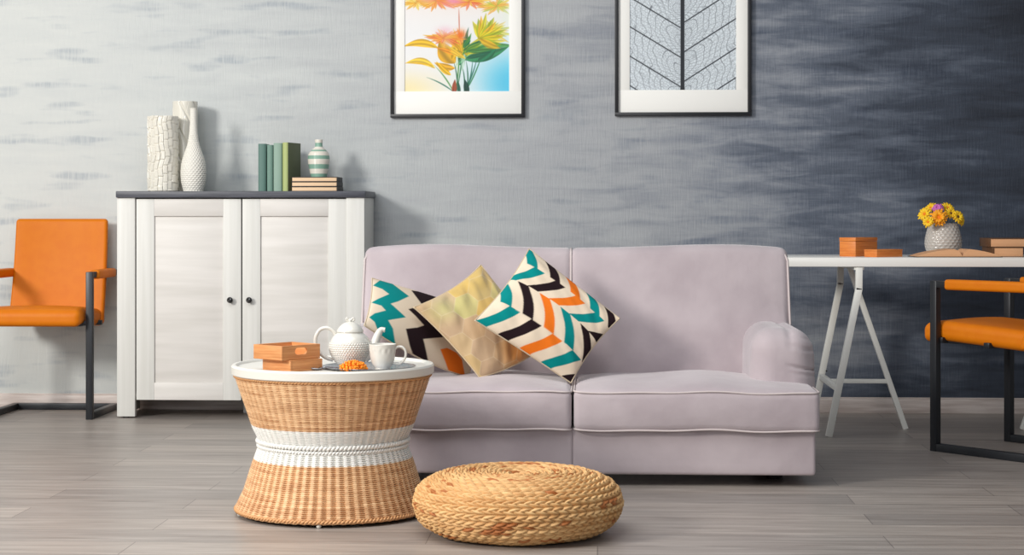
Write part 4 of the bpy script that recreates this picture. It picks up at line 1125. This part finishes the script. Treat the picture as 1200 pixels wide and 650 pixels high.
# marigold head
fl = W(414, 5.365, TZ2)
b = MB(); rs = random.Random(2)
for ring, (R, z, n) in enumerate(((0.037, 0.004, 22), (0.036, 0.010, 22), (0.030, 0.016, 18), (0.022, 0.020, 14), (0.013, 0.023, 9), (0.005, 0.0245, 4))):
    for k in range(n):
        a = 2 * PI * (k + 0.5 * (ring % 2)) / n + rs.uniform(-.12, .12); rr = R + rs.uniform(-.003, .003)
        V, F = rbox((0.0052, 0.0042, 0.0036), 0.0034, 3, 2)
        Mx = Matrix.Translation((rr * math.cos(a), rr * math.sin(a), z + rs.uniform(-.001, .002))) @ Matrix.Rotation(a, 4, 'Z') @ Matrix.Rotation(-0.6 - 0.2 * ring + rs.uniform(-.3, .3), 4, 'Y')
        b.add(V, F, Mx)
b.lathe([(0, 0.0), (0.030, 0.001), (0.032, 0.008), (0.018, 0.018), (0, 0.020)], 20)
tag(b.build('marigold', M['marigold'], auto=None, loc=fl), 'orange marigold head lying on the tray before the teapot', 'flower')
# spoon
sp0 = W(371, 5.39, TZ + 0.001)
spn = thing('teaspoon', 'small silver spoon beside the tray and wooden boxes', 'spoon', sp0, math.radians(25))
V = []; F = []
n, m_ = 14, 8
for i in range(n + 1):
    s = i / n; x = -0.019 + 0.038 * s; wy = 0.0125 * math.sin(PI * min(0.98, max(0.02, s))) ** 0.7
    for j in range(m_ + 1):
        q = -1 + 2 * j / m_; V.append((x, q * wy, 0.002 + 0.0045 * (q * q * 0.9 + (2 * s - 1) ** 2 * 0.5)))
for i in range(n):
    for j in range(m_): a = i * (m_ + 1) + j; F.append((a, a + m_ + 1, a + m_ + 2, a + 1))
o = mesh_obj('bowl', V, F, M['silver_plain'], spn); md = o.modifiers.new('t', 'SOLIDIFY'); md.thickness = 0.0012
hp = spline([(-0.017, 0, 0.0055), (-0.03, 0, 0.008), (-0.055, 0, 0.006), (-0.075, 0, 0.004)], 6)
hp = [Vector((-p.x, p.y, p.z)) for p in hp]
V, F = tube(hp, [0.002] * 6 + [0.0017] * (len(hp) - 6), 8); mesh_obj('handle', V, F, M['silver_plain'], spn)

# wooden tray boxes on the wicker table
def hole_panel(b, L, h, t, M_, hw=0.024, hh=0.0105):
    # panel with a rounded hand-hole: ring of quads around a stadium opening, both faces + tunnel
    n = 32; inner = []; outer = []
    for k in range(n):
        a = 2 * PI * k / n; ca, sa = math.cos(a), math.sin(a)
        inner.append(((hw - hh) * (1 if ca > 0 else -1) * min(1, abs(ca) * 6) + hh * ca, hh * sa))
        sx = L / 2 / max(abs(ca), 1e-6); sy = h / 2 / max(abs(sa), 1e-6); s_ = min(sx, sy); outer.append((s_ * ca, s_ * sa))
    # add exact corners
    V = []; F = []
    for y in (0, t):
        for (x, z) in inner: V.append((x, y, z + h / 2))
        for (x, z) in outer: V.append((x, y, z + h / 2))
    corners = [(L / 2, h / 2), (-L / 2, h / 2), (-L / 2, -h / 2), (L / 2, -h / 2)]
    for y in (0, t):
        for (x, z) in corners: V.append((x, y, z + h / 2))
    N = 4 * n
    for k in range(n):
        k2 = (k + 1) % n
        F.append((k, n + k, n + k2, k2)); F.append((2 * n + k, 2 * n + k2, 3 * n + k2, 3 * n + k))
        F.append((k, k2, 2 * n + k2, 2 * n + k))
    for ci, (x, z) in enumerate(corners):
        # find the pair of outer points that straddle the corner
        for k in range(n):
            k2 = (k + 1) % n; p, q = outer[k], outer[k2]
            onx = abs(abs(p[0]) - L / 2) < 1e-6; qny = abs(abs(q[1]) - h / 2) < 1e-6; ony = abs(abs(p[1]) - h / 2) < 1e-6; qnx = abs(abs(q[0]) - L / 2) < 1e-6
            if ((onx and not ony and qny) or (ony and not onx and qnx)) and (p[0] * x >= 0 and q[0] * x >= 0 and p[1] * z >= 0 and q[1] * z >= 0):
                F.append((n + k, N + ci, n + k2)); F.append((3 * n + k, 3 * n + k2, N + 4 + ci))
    # outer rim faces
    F += [(N + 0, N + 1, N + 5, N + 4), (N + 1, N + 2, N + 6, N + 5), (N + 2, N + 3, N + 7, N + 6), (N + 3, N + 0, N + 4, N + 7)]
    b.add(V, F, M_)
def tray_box(label, px, d, z, ang, Lx, Ly, h, hole):
    c = W(px, d, z); t = thing('wooden_tray_box', label, 'box', c, ang, 'wooden boxes on the wicker table')
    th = 0.007; b = MB()
    # local: front corner at origin, body extends to -x and +y
    b.box((-Lx, 0, 0), (0, Ly, th), 0.0008)
    b.box((-Lx, 0, th), (0, th, h), 0.0008); b.box((-Lx, Ly - th, th), (0, Ly, h), 0.0008); b.box((-Lx, th, th), (-Lx + th, Ly - th, h), 0.0008)
    if not hole: b.box((-th, th, th), (0, Ly - th, h), 0.0008)
    b.build('body', M['bamboo'], t)
    if hole:
        b = MB(); Mx = Matrix.Translation((0, Ly / 2, th)) @ Matrix.Rotation(PI / 2, 4, 'Z')
        hole_panel(b, Ly - 2 * th, h - th, th, Mx); b.build('handle_panel', M['bamboo'], t, auto=30)
    else:
        b = MB(); b.box((-Lx - 0.0, 0.0, h), (0, Ly, h + 0.003), 0.0008); b.build('cover_board', M['bamboo'], t)
    return t
tray_box('closed wooden box, lower of the two stacked beside the teapot', 340.4, 5.325, TZ, math.radians(-42), 0.135, 0.122, 0.031, False)
tray_box('open wooden tray box with oval hand-hole, upper of the two stacked', 330.3, 5.315, TZ + 0.0345, math.radians(-40), 0.132, 0.150, 0.043, True)

# ------------------------------------------------------------------ braided pouf
PD = 5.20; pc_ = W(607.0, PD, 0)
RW_ = 0.0205
prof = [(0.004, 0.004), (0.10, 0.003), (0.19, 0.004), (0.235, 0.010), (0.270, 0.028), (0.292, 0.055), (0.300, 0.088), (0.293, 0.118), (0.272, 0.143), (0.235, 0.161), (0.19, 0.170), (0.14, 0.171), (0.09, 0.168), (0.04, 0.165), (0.004, 0.164)]
A_, t_ = rz_profile(prof, 400); LEN = t_[-1]
def braid(T, AA, P):
    row = T / RW_; ri = np.floor(row); fr = row - ri
    R = np.maximum(P[:, 0][:, None], 0.02); Rrow = R
    n = np.maximum(6, np.round(np.interp((ri + 0.5) * RW_, t_, A_[:, 0]) * 2 * PI / 0.030))
    side = np.where(fr < 0.5, -1.0, 1.0); q = np.where(fr < 0.5, fr * 2, 2 - fr * 2)     # 0 at rim, 1 at row centre
    ph = AA / (2 * PI) * n + side * 0.25 + 0.55 * q * 1.0 + ri * 0.37
    f = ph - np.floor(ph)
    return ri, fr, q, f, np.floor(ph), side, n
def disp_braid(T, AA, P):
    ri, fr, q, f, k, side, n = braid(T, AA, P)
    lobe = np.sin(PI * np.clip(f, 0, 1)) ** 0.6
    env = np.clip(np.sin(PI * np.clip(0.12 + 0.62 * q, 0, 1)), 0, 1) ** 0.7
    rim = np.clip(q / 0.25, 0, 1)
    fade = np.clip(P[:, 0][:, None] / 0.03, 0, 1)
    wig = 0.0012 * np.sin(k * 7.1 + ri * 3.3)
    return (0.0100 * lobe * env + wig - 0.004 * (1 - rim) + 0.002 * (1-f)) * fade - 0.004
V, F, TT, AA = dense_lathe(prof, int(LEN / RW_ * 16), 1000, disp_braid)
P2, _ = rz_profile(prof, int(LEN / RW_ * 16))
ri, fr, q, f, k_, side, n_ = braid(TT, AA, P2)
hsh = (np.sin(ri * 12.9898 + k_ * 78.233 + side * 3.1) * 43758.5453) % 1.0; h3 = (np.sin(ri * 4.1 + np.floor(k_ / 5) * 9.3) * 1375.3) % 1.0
t = np.clip(0.65 * hsh + 0.35 * h3, 0, 1)[..., None]
cc = nlin((196, 142, 84)) * (1 - t) + nlin((230, 188, 130)) * t
m = (hsh * 0.4 + h3 * 0.6 < 0.20); cc[m] = nlin((176, 106, 52))
strk = 0.92 + 0.12 * np.sin(f * 40 + q * 9)[..., None]
pf = mesh_obj('pouf', V, F, attr_mat('braided_seagrass', 0.65, 0.3, 260), None, True, (cc * strk).reshape(-1, 3), loc=(pc_.x, pc_.y, 0.0025))
tag(pf, 'low round pouf of braided seagrass on the floor before the sofa', 'pouf')
